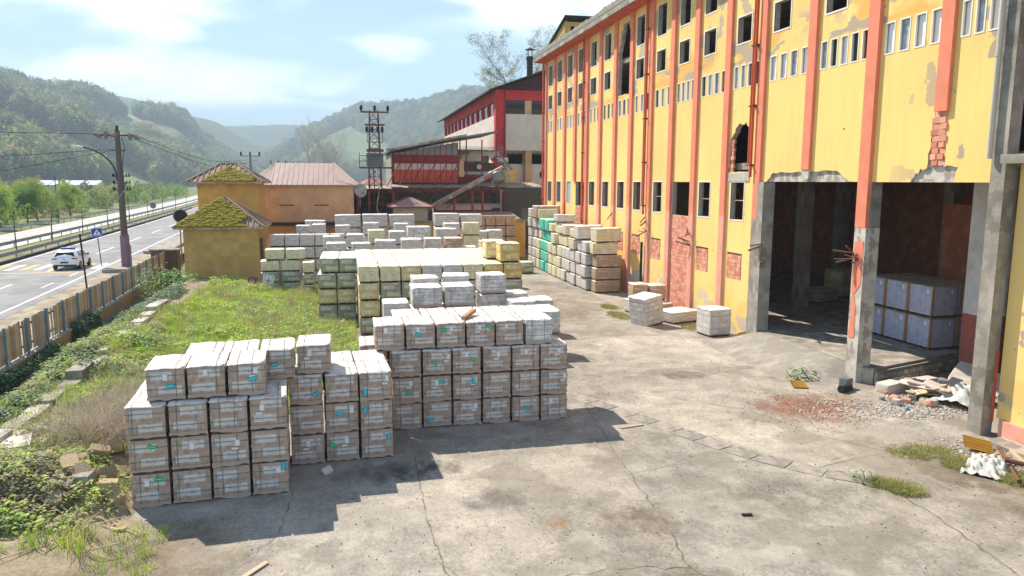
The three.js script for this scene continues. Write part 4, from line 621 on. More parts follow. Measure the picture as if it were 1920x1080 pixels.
{ const g = thing('yard_wall', 'ochre rendered wall with a dark coping closing the back of the yard', 'wall');
  for (let k = 0; k < 8; k++) M('wall_bay', bx(-7.2 + k * 3.075, -7.2 + (k + 1) * 3.075 - 0.02, -0.3, 3.22, -72.3, -72), k % 3 === 1 ? MT.ochreDull : MT.ochre, g);
  M('coping', bx(-7.3, 17.5, 3.22, 3.36, -72.4, -71.9), MT.concrete, g);
  M('red_panel', bx(-6.9, -2.9, 1.6, 2.6, -71.99, -71.95), MT.redSteel, g); M('wall_pier', bx(-5.2, -4.7, 0, 3.2, -71.99, -71.93), MT.orangeDeep, g); M('wall_pier', bx(9.3, 9.75, 0, 3.2, -71.99, -71.93), MT.salmon, g); M('wall_pier', bx(0.2, 0.6, 0, 3.2, -71.99, -71.93), MT.salmon, g);
  M('ring', new THREE.TorusGeometry(0.22, 0.06, 8, 20).translate(16.2, 3.62, -71.9), MT.label, g);
}
{ const g = thing('small_shed', 'small grey block shed with a pyramid metal roof above the yard wall', 'shed');
  M('wall', bx(4.6, 8.0, 0, 4.62, -77.5, -74.5), mot([176, 172, 158], 71, { amt: 0.25, size: 3 }), g);
  const r = hipRoof(4.05, 8.6, -78.1, -74.0, 4.66, 0.85, 0.2, 0.2), rf = M('roof', merge(r.faces), MT.pinkRoof, g); M('roof_edge', r.skirt, MT.redSteel, rf);
  for (const [p, q] of [['A', 'E'], ['B', 'F'], ['C', 'G'], ['D', 'I']]) M('hip_cap', bar(r.pts[p], r.pts[q], 0.06, 5), MT.redSteel, rf);
  M('downpipe', cyl(0.07, 0.07, 4.4, 8.45, 0.1, -74.1, 8), MT.white, g);
}
{ const g = thing('lean_to_roof', 'low pink metal lean-to roof just behind the yard wall', 'roof');
  M('roof_sheet', beam([13.2, 3.98, -76.4], [13.4, 3.42, -72.6], 7.4, 0.08), MT.pinkRoof, g); for (let k = 0; k < 2; k++) M('support_post', cyl(0.07, 0.07, 3.5, 10 + k * 6.6, 0, -73.2, 6), MT.redSteel, g); M('fascia', bx(9.7, 17.1, 3.3, 3.38, -72.56, -72.5), MT.redSteel, g);
  M('white_band', box(7.6, 0.5, 0.08, 13.4, 4.5, -79.9), MT.greyPink, g);
}
{ const g = thing('dish_antenna', 'grey satellite dish on the corner of the pink-roofed building', 'satellite dish', [1.35, 5.9, -67.4], 0.5);
  M('dish', new THREE.SphereGeometry(0.95, 18, 8, 0, 6.283, 0, 0.75).rotateX(1.35).translate(0, 0.3, -0.7), mot([150, 152, 150], 72, { size: 1 }), g); M('arm', bar([0, 0.2, 0], [0, 0.2, 0.8], 0.03, 6), MT.steel, g); M('mast', cyl(0.04, 0.04, 1.3, 0, -1, -0.1, 6), MT.steel, g);
}
// ---------- red steel factory ----------
{ const g = thing('red_factory', 'red and pale grey factory hall with ribbon windows under a dark metal roof', 'factory');
  const x = 17.6, z0 = -135, z1 = -88;
  const ow = new THREE.Shape([[x + 0.5, -0.3], [40, -0.3], [40, 10.74], [x + 0.5, 10.74]].map(([a, b]) => new THREE.Vector2(a, b))); for (const [a, b, c, d] of [[x + 1.4, x + 3.5, 9.21, 10.6], [x + 4.5, x + 7.6, 9.21, 10.6], [x + 9.5, x + 13, 9.21, 10.6], [x + 1.9, x + 2.5, 7.6, 8.3], [x + 5.6, x + 6.2, 7.6, 8.3]]) ow.holes.push(new THREE.Path([[a, c], [b, c], [b, d], [a, d]].map(([p, q]) => new THREE.Vector2(p, q))));
  M('lower_wall', new THREE.ExtrudeGeometry(ow, { depth: 0.3, bevelEnabled: false }).translate(0, 0, z1 - 1.2), MT.greyPink, g); M('lower_side_wall', bx(x + 0.5, x + 0.8, -0.3, 10.4, z0, z1 - 1.21), MT.greyPink, g); M('rear_wall', bx(x + 0.5, 40, -0.3, 17.7, z0, z0 + 0.3), MT.greyPink, g); M('far_side_wall', bx(39.7, 40, -0.3, 17.7, z0, z1 - 0.5), MT.greyPink, g);
  M('pale_band_side', bx(x, x + 0.4, 10.9, 14.9, z0, z1 - 1.0), MT.greyPink, g); M('pale_band_front', bx(x + 1.0, 40, 10.75, 15.0, z1 - 0.4, z1), MT.greyPink, g);
  M('top_band_side', bx(x - 0.02, x + 0.38, 16.5, 17.75, z0, z1 - 1.0), MT.redPaint, g); M('top_band_front', bx(x + 1.0, 40, 16.6, 17.75, z1 - 0.4, z1 - 0.01), MT.redPaint, g);
  M('corner_pillar', bx(x - 0.05, x + 0.98, 9.2, 17.75, z1 - 1.0, z1 + 0.02), MT.redPaint, g);
  M('inner_floor', bx(x + 0.42, 39.69, 10.4, 10.74, z0 + 0.31, z1 - 1.21), MT.concrete, g);
  for (let k = 0; k <= 11; k++) { const z = lerp(z1 - 1.6, z0 + 0.6, k / 11); M('mullion', bx(x + 0.02, x + 0.36, 14.91, 16.49, z - 0.35, z + 0.35), MT.redPaint, g); if (k < 11) M('window_pane', bx(x + 0.22, x + 0.26, 14.91, 16.49, lerp(z1 - 1.6, z0 + 0.6, (k + 1) / 11) + 0.36, z - 0.36), MT.glassDark, g); }
  for (const xx of [x + 3.9, x + 8.6, x + 13.2]) M('mullion', bx(xx - 0.4, xx + 0.4, 15.01, 16.59, z1 - 0.38, z1 - 0.05), MT.beige, g);
  for (const xx of [x + 1.0, x + 4.3, x + 9.0]) M('window_pane', bx(xx, xx + 2.9, 15.02, 16.58, z1 - 0.3, z1 - 0.26), MT.glassDark, g);
  for (const xx of [x + 0.5, x + 3.6, x + 8.6]) M('ground_pier', bx(xx, xx + 0.8, 0, 10.74, z1 - 0.8, z1 - 0.1), MT.beige, g);
  const s = new THREE.Shape([[x - 1.0, 17.65], [x + 9, 21.3], [x + 22, 17.9], [x + 22, 17.76], [x + 9, 21.05], [x - 1.0, 17.5]].map(([a, b]) => new THREE.Vector2(a, b)));
  M('roof', new THREE.ExtrudeGeometry(s, { depth: 50, bevelEnabled: false }).translate(0, 0, -137), MT.dark, g);
  const t = new THREE.Shape([[x, 17.76], [x + 9, 21.0], [x + 21, 17.76]].map(([a, b]) => new THREE.Vector2(a, b))); M('gable', new THREE.ExtrudeGeometry(t, { depth: 0.2, bevelEnabled: false }).translate(0, 0, z1 - 0.5), mot([74, 48, 48], 73, { size: 3 }), g);
  M('downpipe', cyl(0.09, 0.09, 8, x + 1.06, 9.6, z1 + 0.1, 8), MT.redSteel, g);
}
{ const g = thing('chimney', 'black metal flue with a capped top above the red factory roof', 'chimney', [24.6, 17, -100]);
  M('pipe', cyl(0.42, 0.42, 6.6, 0, 0, 0, 16), MT.black, g); M('collar', cyl(0.52, 0.52, 0.3, 0, 6.2, 0, 16), MT.black, g); M('cap', new THREE.ConeGeometry(0.7, 0.35, 16).translate(0, 7.65, 0), MT.black, g); for (let k = 0; k < 4; k++) M('cap_post', cyl(0.05, 0.05, 1, Math.cos(k * 1.57 + 0.7) * 0.42, 6.5, Math.sin(k * 1.57 + 0.7) * 0.42, 5), MT.black, g);
}
{ // open hall with a sloping canopy, ribs and red cladding
  const g = thing('conveyor_hall', 'open steel hall with red cladding and slanting struts before the red factory', 'hall');
  M('roof_sheet', beam([4.6, 10.25, -86], [12.7, 11.9, -86], 13, 0.16), MT.steel, g); M('roof_sheet', beam([12.6, 11.85, -87], [16.6, 12.55, -87], 11, 0.16), MT.steel, g);
  M('roof_edge', beam([4.5, 10.3, -79.5], [12.75, 11.98, -79.5], 0.12, 0.2), MT.tin, g);
  for (let k = 0; k < 11; k++) { const x = 5.2 + k * 0.62, top = 10.1 + k * 0.115; M('cladding_red', bx(x, x + 0.58, 9.0, 9.9, -81.1, -81.02), MT.redSteel, g); M('cladding_white', bx(x, x + 0.58, 8.35, 8.98, -81.1, -81.02), MT.greyPink, g); M('cladding_orange', bx(x, x + 0.58, 7.0, 8.33, -81.1, -81.02), MT.orangeDeep, g); M('glazing', bx(x, x + 0.58, 9.92, top, -81.09, -81.05), MT.steel, g); M('rib', bx(x + 0.58, x + 0.64, 6.6, top + 0.1, -81.14, -80.96), MT.redSteel, g); if (k % 2 === 0) M('strut', bar([x + 1.1, 9.9, -80.9], [x - 0.9, 6.6, -79.4], 0.06, 5), MT.redSteel, g); }
  M('back_wall', bx(5, 17.5, 0, 11, -92.2, -92), MT.concrete, g); M('side_wall', bx(4.9, 5.0, 0, 10, -92, -81.2), MT.concrete, g); M('deck', bx(5, 17.5, 6.3, 6.5, -92, -80.6), MT.concrete, g);
  for (const [x0, x1, y0, y1, m] of [[12.6, 15.2, 9.4, 10.1, 'cream'], [13.8, 17.2, 10.0, 10.5, 'cream'], [12.4, 16.2, 7.9, 8.2, 'w'], [16.6, 18, 7.9, 8.2, 'w'], [12.4, 16.4, 6.6, 7.7, 'r'], [12.4, 17.8, 8.3, 9.2, 'b'], [17.0, 18.3, 9.3, 9.8, 'cream']]) M('hall_panel', bx(x0, x1, y0, y1, -84.2 - y0 * 0.02, -84.1 - y0 * 0.02), m === 'cream' ? MT.greyPink : m === 'w' ? MT.greyPink : m === 'r' ? MT.redSteel : mot([96, 74, 62], 74, {}), g);
  for (let k = 0; k < 5; k++) M('rail', bx(12.5, 17.6, 10.25 + k * 0.16, 10.3 + k * 0.16, -83.6, -83.55), MT.steel, g);
  for (const x of [12.2, 12.9, 14.6, 16.2]) M('hall_post', bx(x, x + 0.12, 6.5, 11.6, -81.2, -81.05), MT.rust, g);
  M('wall_clock', new THREE.CylinderGeometry(0.28, 0.28, 0.06, 18).rotateX(1.57).translate(14.9, 8.75, -84.1), MT.label, g); M('cab', bx(12.1, 12.6, 7.6, 9.4, -81, -80.6), MT.beige, g);
  const l = M('stair', merge([beam([16.0, 9.9, -81], [17.6, 8.0, -80.6], 0.06, 0.2), beam([16.5, 10.2, -81], [18.0, 8.3, -80.6], 0.06, 0.2)]), MT.steel, g); for (let k = 0; k < 8; k++) M('stair_tread', beam([16.0 + k * 0.2, 9.9 - k * 0.24, -81 + k * 0.05], [16.5 + k * 0.19, 10.2 - k * 0.24, -81 + k * 0.05], 0.18, 0.03), MT.steel, l);
  M('stair_red_side', beam([15.7, 9.6, -80.9], [17.2, 7.8, -80.5], 0.08, 0.35), MT.redPaint, g);
}
{ const g = thing('conveyor', 'long slanting grey conveyor ending in a dented metal hopper', 'conveyor');
  M('belt_cover', beam([8.2, 4.35, -77.6], [16.2, 8.65, -77.6], 0.9, 0.24), mot([168, 166, 156], 75, { size: 2 }), g); M('side_plate', beam([8.2, 4.2, -77.1], [16.0, 8.38, -77.1], 0.06, 0.32), MT.tin, g);
  M('hopper', (() => { const h = new THREE.CylinderGeometry(1.0, 0.65, 1.15, 7, 3, true), p = h.attributes.position; for (let i = 0; i < p.count; i++) p.setX(i, p.getX(i) * (1 + 0.2 * vn(p.getY(i) * 3, p.getZ(i) * 3))); h.computeVertexNormals(); return h.translate(16.9, 7.7, -77.4); })(), mot([186, 164, 118], 76, { size: 1 }, 0.45, { side: THREE.DoubleSide }), g);
  M('crumpled_hood', lump(0.75, 4, 1, 0.8, 0.9, 2, 0.5).translate(15.6, 7.6, -77.3), MT.steel, g);
}
{ const g = thing('low_canopy', 'low corrugated canopy on red trusses and posts behind the yard wall', 'canopy');
  const corr = (x0, x1, za, zb, ya, yb) => { const n = Math.round((x1 - x0) / 0.09), q = new THREE.PlaneGeometry(1, 1, n, 1), p = q.attributes.position, u = q.attributes.uv; for (let i = 0; i < p.count; i++) { const a = u.getX(i), b = u.getY(i), x = lerp(x0, x1, a); p.setXYZ(i, x, lerp(ya, yb, b) + 0.035 * Math.sin(x * 24), lerp(za, zb, b)); u.setXY(i, x, b * 4); } q.computeVertexNormals(); return q; };
  M('roof_sheet', corr(0.9, 4.7, -77.6, -82, 6.32, 6.62), MT.tin, g); M('roof_sheet', corr(4.75, 13, -77.6, -82, 6.5, 6.85), MT.tin, g); M('roof_sheet', corr(13.05, 20.6, -77.5, -82, 6.62, 7.0), MT.tin, g);
  M('truss_chord', bx(0.9, 17.2, 6.28, 6.36, -77.7, -77.6), MT.redSteel, g); M('truss_chord', bx(0.9, 17.2, 6.0, 6.07, -77.7, -77.6), MT.redSteel, g);
  for (let k = 0; k < 40; k++) M('truss_web', bar([0.95 + k * 0.4, k % 2 ? 6.05 : 6.3, -77.65], [1.35 + k * 0.4, k % 2 ? 6.3 : 6.05, -77.65], 0.025, 4), MT.redSteel, g);
  for (const x of [1.2, 2.3, 4.75, 11.0, 12.9, 14.0, 16.2]) M('post', bx(x, x + 0.2, 0, 6.0, -77.75, -77.55), MT.redSteel, g);
  M('rear_wall', bx(0.9, 20.5, 0, 6.25, -91, -90.8), MT.concrete, g); M('rear_roof', bx(0.9, 4.85, 6.3, 6.4, -91, -81.9), MT.tin, g); M('end_wall', bx(0.8, 0.9, 0, 6.2, -91, -77.8), MT.concrete, g); M('shutter_wall', bx(16.3, 20.4, 0, 6.5, -77.4, -77.2), mot([70, 68, 70], 78, { size: 2 }), g); for (let k = 0; k < 3; k++) M('cross_rail', bx(1.2, 4.9, 2.6 + k * 1.1, 2.7 + k * 1.1, -77.6, -77.5), MT.redSteel, g);
  M('white_parapet', bx(9.4, 15.4, 4.1, 4.5, -79.5, -79.3), MT.greyPink, g); M('red_parapet', bx(9.4, 16, 3.7, 4.1, -79.4, -79.2), MT.redSteel, g); M('cross_brace', bar([10.2, 4.3, -77.6], [12.6, 6.1, -77.6], 0.05, 5), MT.redSteel, g);
  M('dark_fence', merge(Array.from({ length: 22 }, (_, k) => bx(17.1 + k * 0.13, 17.13 + k * 0.13, 3.3, 4.5, -72.5, -72.46))), MT.steel, g);
}
{ // transformer tower
  const g = thing('transformer_tower', 'rusty lattice transformer tower with insulators and a service platform', 'pylon', [3.1, 0, -79]);
  const W = y => lerp(0.82, 0.42, y / 14), C = [[-1, -1], [1, -1], [1, 1], [-1, 1]];
  for (const [a, b] of C) M('leg', bar([a * W(0), 0, b * W(0)], [a * W(14), 14, b * W(14)], 0.07, 5), MT.rust, g);
  for (let y = 0; y < 13.6; y += 0.95) for (let f = 0; f < 4; f++) { const [a, b] = C[f], [c, d] = C[(f + 1) % 4], w = W(y), v = W(y + 0.95), s = Math.round(y / 0.95) % 2; M('lattice_bar', bar(s ? [a * w, y, b * w] : [c * w, y, d * w], s ? [c * v, y + 0.95, d * v] : [a * v, y + 0.95, b * v], 0.032, 4), MT.rust, g); if (f === 2 || y % 2 < 1) M('lattice_bar', bar([a * w, y, b * w], [c * w, y, d * w], 0.03, 4), MT.rust, g); }
  M('cross_arm', bx(-1.3, 1.5, 14.0, 14.15, -0.1, 0.1), MT.rust, g); M('cross_arm', bx(-0.95, 1.05, 12.75, 12.87, -0.4, 0.4), MT.rust, g);
  const ins = new THREE.LatheGeometry([[0.03, 0], [0.1, 0.02], [0.1, 0.16], [0.2, 0.2], [0.1, 0.26], [0.2, 0.34], [0.1, 0.4], [0.18, 0.48], [0.08, 0.56], [0.06, 0.62]].map(([a, b]) => new THREE.Vector2(a, b)), 12);
  for (const x of [-1.25, 0.1, 1.42]) { const m = M('insulator', ins, MT.black, g); m.position.set(x, 14.15, 0); }
  for (const x of [-0.75, -0.2, 0.35, 0.8]) { const m = M('hanging_insulator', ins, MT.black, g); m.position.set(x, 12.0, 0.45); }
  M('switch_frame', merge([bx(-0.75, 0.85, 12.05, 12.12, 0.4, 0.5), bx(-0.75, 0.85, 11.0, 11.07, 0.4, 0.5), bx(-0.75, -0.69, 11, 12.8, 0.4, 0.46), bx(0.8, 0.86, 11, 12.8, 0.4, 0.46)]), MT.rust, g);
  M('transformer', new RoundedBoxGeometry(1.7, 1.35, 1.1, 2, 0.08).translate(0, 9.3, 0.25), MT.steel, g); for (let k = 0; k < 9; k++) M('cooling_fin', bx(-0.75 + k * 0.18, -0.72 + k * 0.18, 8.75, 9.85, 0.8, 0.95), MT.steel, g); M('transformer_cap', bx(-0.8, 0.9, 10.1, 10.35, -0.3, 0.7), MT.rust, g);
  M('platform', bx(-1.6, 1.75, 8.4, 8.55, -0.8, 0.9), MT.rust, g); for (const x of [-1.6, 1.69]) M('railing_post', bx(x, x + 0.07, 8.55, 10.0, 0.8, 0.87), MT.rust, g); M('railing', bx(-1.6, 1.75, 9.65, 9.71, 0.8, 0.86), MT.rust, g); M('railing', bx(-1.6, -0.8, 9.1, 9.16, 0.8, 0.86), MT.rust, g);
  const cab = (pts, r) => new THREE.TubeGeometry(new THREE.CatmullRomCurve3(pts.map(p => V(...p))), 20, r, 5); M('cable', cab([[0.1, 8.4, 0.9], [0.3, 6, 1], [0.1, 4.2, 1.1], [0.8, 3.4, 1.3], [1.9, 3.5, 1.6]], 0.05), MT.label, g); M('cable', cab([[-0.2, 8.4, 0.9], [-0.1, 6, 1], [-0.3, 4, 1.2], [0.5, 3.1, 1.4], [1.9, 3.6, 1.7]], 0.05), MT.dark, g);
}
// ---------- road ----------
const RX = z => -15.2 + 0.045 * z - 0.0001 * z * z;   // right edge line of the near carriageway
function strip(o0, o1, z0, z1, y, n = 60, wav) { // ribbon between two offsets left of the edge line
  const g = new THREE.PlaneGeometry(1, 1, 1, n), p = g.attributes.position, u = g.attributes.uv;
  for (let i = 0; i < p.count; i++) { const a = u.getX(i), b = u.getY(i), z = lerp(z0, z1, b), o = lerp(o1, o0, a); p.setXYZ(i, RX(z) - o, y, z); u.setXY(i, o, -z); }
  g.computeVertexNormals(); return g;
}
struct('road_verge', strip(-4.2, -0.4, -18, -330, 0.39), mot([150, 140, 122], 81, { amt: 0.35, fine: 0.15, patch: [126, 114, 94], at: 0.56, size: 5 }), 'dusty verge between fence and road');
struct('road', strip(-0.6, 8.3, -18, -420, 0.4), MT.asphalt, 'asphalt of the near carriageway');
struct('far_carriageway', strip(13.0, 20.4, -18, -420, 0.4), MT.roadPale, 'pale far carriageway');
struct('median_strip', strip(8.3, 13.0, -18, -420, 0.44), mot([118, 116, 62], 82, { amt: 0.5, fine: 0.3, size: 4 }), 'grassy median strip');
struct('far_verge', strip(20.4, 34, -18, -420, 0.36), meadowMat, 'verge beyond the road');
{ const k = []; for (let z = -60; z > -190; z -= 6) k.push(beam([RX(z) - 8.35, 0.5, z], [RX(z - 5.98) - 8.35, 0.5, z - 5.98], 0.25, 0.3)); k.forEach(g => { const m = M('kerb_stone', g, MT.dark); m.userData.kind = 'structure'; }); }
const mark = (g, m = MT.whitePaint) => struct('road_marking', g, m, 'painted road line');
mark(strip(0, 0.16, -18, -300, 0.404)); mark(strip(7.75, 7.95, -18, -300, 0.404)); mark(strip(13.3, 13.5, -18, -300, 0.404)); mark(strip(19.9, 20.1, -18, -300, 0.404));
for (let z = -47; z > -120; z -= 14.2) mark(strip(3.3, 3.48, z, z - 7, 0.404, 4)); for (let z = -52; z > -64; z -= 6) mark(strip(1.0, 1.12, z, z - 2.5, 0.404, 3));
for (let k = 0; k < 8; k++) mark(strip(0.3 + k * 1.0, 0.8 + k * 1.0, -62.6, -66.4, 0.404, 2), k % 2 ? MT.orangePaint : MT.whitePaint); mark(strip(0.2, 8.0, -60.3, -60.6, 0.4045, 2), MT.orangePaint);
// guard rails
const wProfile = (o, y, z0, z1) => { const c = []; for (let z = z0; z >= z1; z -= 8) c.push(V(RX(z) - o, y, z)); const s = new THREE.Shape([[-0.16, -0.02], [-0.08, 0.05], [0, -0.01], [0.08, 0.05], [0.16, -0.02], [0.16, 0.0], [0.08, 0.08], [0, 0.02], [-0.08, 0.08], [-0.16, 0.0]].map(([a, b]) => new THREE.Vector2(a, b))); return new THREE.ExtrudeGeometry(s, { steps: c.length * 2, extrudePath: new THREE.CatmullRomCurve3(c), bevelEnabled: false }); };
const railMat = mot([150, 156, 158], 83, { amt: 0.2, size: 3 }, 0.5, { metalness: 0.3 });
for (const [o, lab] of [[8.75, 'galvanised guard rail along the near side of the median'], [12.75, 'galvanised guard rail along the far side of the median'], [20.8, 'galvanised guard rail on the river side of the road']]) { const g = thing('guard_rail', lab, 'guard rail', [0, 0, 0], 0, 'guard rails along the road'); M('rail', wProfile(o, 1.0, -26, -300), railMat, g); for (let z = -28; z > -200; z -= 4) M('post', bx(RX(z) - o - 0.18, RX(z) - o - 0.1, 0.4, 1.1, z - 0.06, z + 0.06), railMat, g); }
// islands
for (const [z0, z1, w0, w1, lab] of [[-59.6, -64.5, -2.6, -0.6, 'rounded concrete kerb island under the utility pole'], [-74.5, -92, -3.0, -0.7, 'long concrete kerb island beside the gatehouse']]) { const g = thing('kerb_island', lab, 'traffic island', [0, 0, 0], 0, 'kerb islands beside the road'); const s = new THREE.Shape(); const x0 = RX(z0) - w1, x1 = RX(z0) - w0; s.moveTo(x0 + 0.5, -z0); s.lineTo(x1 - 0.5, -z0); s.quadraticCurveTo(x1, -z0, x1, -z0 + 0.6); s.lineTo(RX(z1) - w0, -z1); s.lineTo(RX(z1) - w1, -z1); s.lineTo(x0, -z0 + 0.6); s.quadraticCurveTo(x0, -z0, x0 + 0.5, -z0); M('kerb', new THREE.ExtrudeGeometry(s, { depth: 0.28, bevelEnabled: true, bevelSize: 0.03, bevelThickness: 0.03, bevelSegments: 1 }).rotateX(-Math.PI / 2).translate(0, 0.36, 0), MT.concrete, g); }
// ---------- plank fence on its wall ----------
const FX = z => -10.5 + 0.041 * z;
{ const wall = thing('fence_wall', 'crumbling ochre wall carrying the wooden fence along the road', 'wall');
  for (let z = -20; z > -58; z -= 4) M('wall_section', beam([FX(z), 0.16, z], [FX(z - 3.98), 0.16, z - 3.98], 0.32, 1.06), mot([186, 144, 84], 84 + ((z * -1) % 3), { amt: 0.3, patch: [150, 136, 118], at: 0.52, size: 2.4 }), wall);
  for (let z = -20; z > -58; z -= 2) M('coping', beam([FX(z), 0.73, z], [FX(z - 1.97), 0.73, z - 1.97], 0.42, 0.08), MT.concrete, wall);
  const f = thing('plank_fence', 'weathered upright plank fence with blue-grey posts beside the road', 'fence'), r = rng(14);
  const pl = [0, 1, 2, 3].map(k => { const g = new RoundedBoxGeometry(0.04, 1.2 + k * 0.03, 0.1, 1, 0.008); return g; }), wm = [MT.woodGrey, MT.woodGrey, MT.woodPale, mot([160, 136, 108], 89, { amt: 0.5, stretch: 0.1, size: 1 })];
  let c = 0; for (let z = -20.1; z > -58; z -= 0.165) { if (r() < 0.03) continue; const m = M('plank', pl[r() * 4 | 0], wm[r() * 4 | 0], f); m.position.set(FX(z) + (r() - 0.5) * 0.03, 1.42 + (r() - 0.5) * 0.05, z); m.rotation.x = (r() - 0.5) * 0.05; c++; }
  const bl = std(0x5d7f92, 0.6); for (let z = -20; z > -58; z -= 2.1) M('fence_post', bx(FX(z) + 0.05, FX(z) + 0.12, 0.75, 2.12, z - 0.04, z + 0.04), bl, f);
  for (const y of [1.05, 1.8]) M('fence_rail', beam([FX(-20) - 0.06, y, -20], [FX(-58) - 0.06, y, -58], 0.05, 0.08), MT.rust, f);
}
{ const g = thing('ruined_low_wall', 'broken mossy low concrete wall running through the weeds', 'wall'), r = rng(6); for (let z = -19.4; z > -39; z -= 1.4) { const y = 0.25 + 0.35 * r() + (z < -32 ? 0.25 : 0); M('wall_block', rumple(0.55, 0.5 + y, 1.36, z, 0.05, 0.05).translate(0, -0.1, 0).rotateY((r() - 0.5) * 0.06).translate(-8.75 - 0.02 * (z + 20) * -1, 0.05, z - 0.7), r() < 0.5 ? MT.concrete : MT.render, g); } }

// ---------- street furniture ----------
const concretePole = mot([98, 90, 84], 91, { amt: 0.35, fine: 0.15, size: 1.5 });
const tube = (pts, r, n = 24, k = 6) => new THREE.TubeGeometry(new THREE.CatmullRomCurve3(pts.map(p => V(...p))), n, r, k);
{ const g = thing('utility_pole', 'tall concrete utility pole with purple foot, crossarm and curved street lamp', 'utility pole', [-16.34, 0.4, -61.4]);
  M('shaft', cyl(0.27, 0.17, 10.4, 0, 0, 0, 14), concretePole, g); M('painted_foot', cyl(0.335, 0.315, 2.65, 0, 0, 0, 14), mot([136, 104, 122], 92, { amt: 0.3, size: 1 }), g); M('cable_duct', bx(0.3, 0.42, 0, 1.9, 0.05, 0.15), MT.steel, g);
  M('cross_arm', bx(-1.3, 1.15, 9.98, 10.1, -0.08, 0.08), MT.rust, g); M('cross_arm', bx(-0.5, 0.5, 8.9, 8.98, -0.06, 0.06), MT.rust, g);
  const cl = lump(0.16, 7, 2.0, 0.9, 0.9, 1, 0.5); for (const x of [-1.35, -0.75, -0.2, 0.85, 1.25]) { const m = M('strain_clamp', cl, mot([128, 118, 110], 93, { amt: 0.5, size: 0.5 }), g); m.position.set(x, 10.05 - 0.12 * (x > 0.7), 0.05); m.rotation.set(x, x * 2, 0.2); }
  M('top_insulator', cyl(0.12, 0.08, 0.36, 0, 10.4, 0, 10), MT.black, g);
  for (let k = 0; k < 3; k++) for (const s of [-1, 1]) { M('pin_insulator', merge([bx(s > 0 ? 0.2 : -0.55, s > 0 ? 0.7 : -0.2, 6.0 + k * 0.5, 6.05 + k * 0.5, -0.03, 0.03), cyl(0.06, 0.05, 0.16, s * 0.62 - (s < 0 ? -0.12 : 0), 6.05 + k * 0.5, 0, 8), cyl(0.06, 0.05, 0.16, s * 0.42, 6.05 + k * 0.5, 0, 8)]), MT.black, g); }
  M('lamp_arm', tube([[-0.2, 6.7, 0], [-0.35, 7.6, 0], [-1.0, 8.5, 0], [-2.0, 9.05, 0], [-2.5, 9.15, 0]], 0.055), MT.dark, g); M('lamp_head', new RoundedBoxGeometry(0.7, 0.12, 0.22, 2, 0.05).rotateZ(-0.18).translate(-2.72, 9.2, 0), MT.label, g);
  M('loose_cable', tube([[0.3, 9.9, 0.1], [0.45, 9.2, 0.1], [0.3, 8.2, 0.15], [0.28, 6, 0.2]], 0.02, 20, 4), MT.dark, g); M('guy_wire', tube([[-0.3, 5.2, 0.2], [0.4, 6.2, 0.25]], 0.012, 4, 4), MT.label, g);
}
const wire = (a, b, sag, lab) => { const m = M('power_line', tube([a, [(a[0] + b[0]) / 2, (a[1] + b[1]) / 2 - sag, (a[2] + b[2]) / 2], b], 0.022, 30, 4), MT.dark); tag(m, lab, 'cable', 'overhead wires'); };
const PX = -16.34;
wire([PX - 1.3, 10.5, -61.4], [-30, 11.6, -38], 0.9, 'upper overhead wire sloping up from the utility pole crossarm');
wire([PX - 0.5, 9.4, -61.4], [-31, 8.3, -40], 0.5, 'middle overhead wire running level from the utility pole');
wire([PX - 0.5, 9.3, -61.4], [-31, 6.0, -41], 0.6, 'lowest overhead wire dropping away from the utility pole');
wire([PX + 1.25, 10.4, -61.4], [-13.1, 9.9, -110], 0.9, 'upper overhead wire from the pole toward the next pole');
wire([PX + 1.1, 10.2, -61.4], [-11.8, 9.9, -110], 1.4, 'sagging overhead wire toward the next pole');
for (const [x, z, h, s, lab] of [[-12.6, -110, 11.4, 1, 'steel pole with three-insulator crossarm above the gatehouse roof'], [-12.2, -150, 11.2, 1.1, 'second distant crossarm pole behind the pink roof'], [-12, -190, 12, 1.1, 'farthest crossarm pole behind the pink roof']]) {
  const g = thing('crossarm_pole', lab, 'utility pole', [x, 0.3, z], 0, 'poles receding along the road'); M('shaft', cyl(0.2, 0.14, h - 1, 0, 0, 0, 8), MT.steel, g); M('cross_arm', bx(-1.3 * s, 1.3 * s, h - 1.3, h - 1.18, -0.06, 0.06), MT.steel, g); for (const a of [-1.2, 0, 1.2]) M('insulator', cyl(0.14, 0.1, 0.5, a * s, h - 1.15, 0, 8), MT.black, g); M('lamp_arm', tube([[0, h - 2.6, 0], [-1, h - 2.2, 0], [-3.2, h - 2.0, 0]], 0.05, 10, 5), MT.steel, g); }
{ const g = thing('far_lamp_post', 'slim dark post standing on the far side of the road', 'post', [RX(-130) - 21.2, 0.3, -130]); M('shaft', cyl(0.09, 0.06, 7.4, 0, 0, 0, 8), MT.dark, g); M('box', bx(-0.15, 0.15, 1.6, 2.2, -0.1, 0.1), MT.dark, g); }
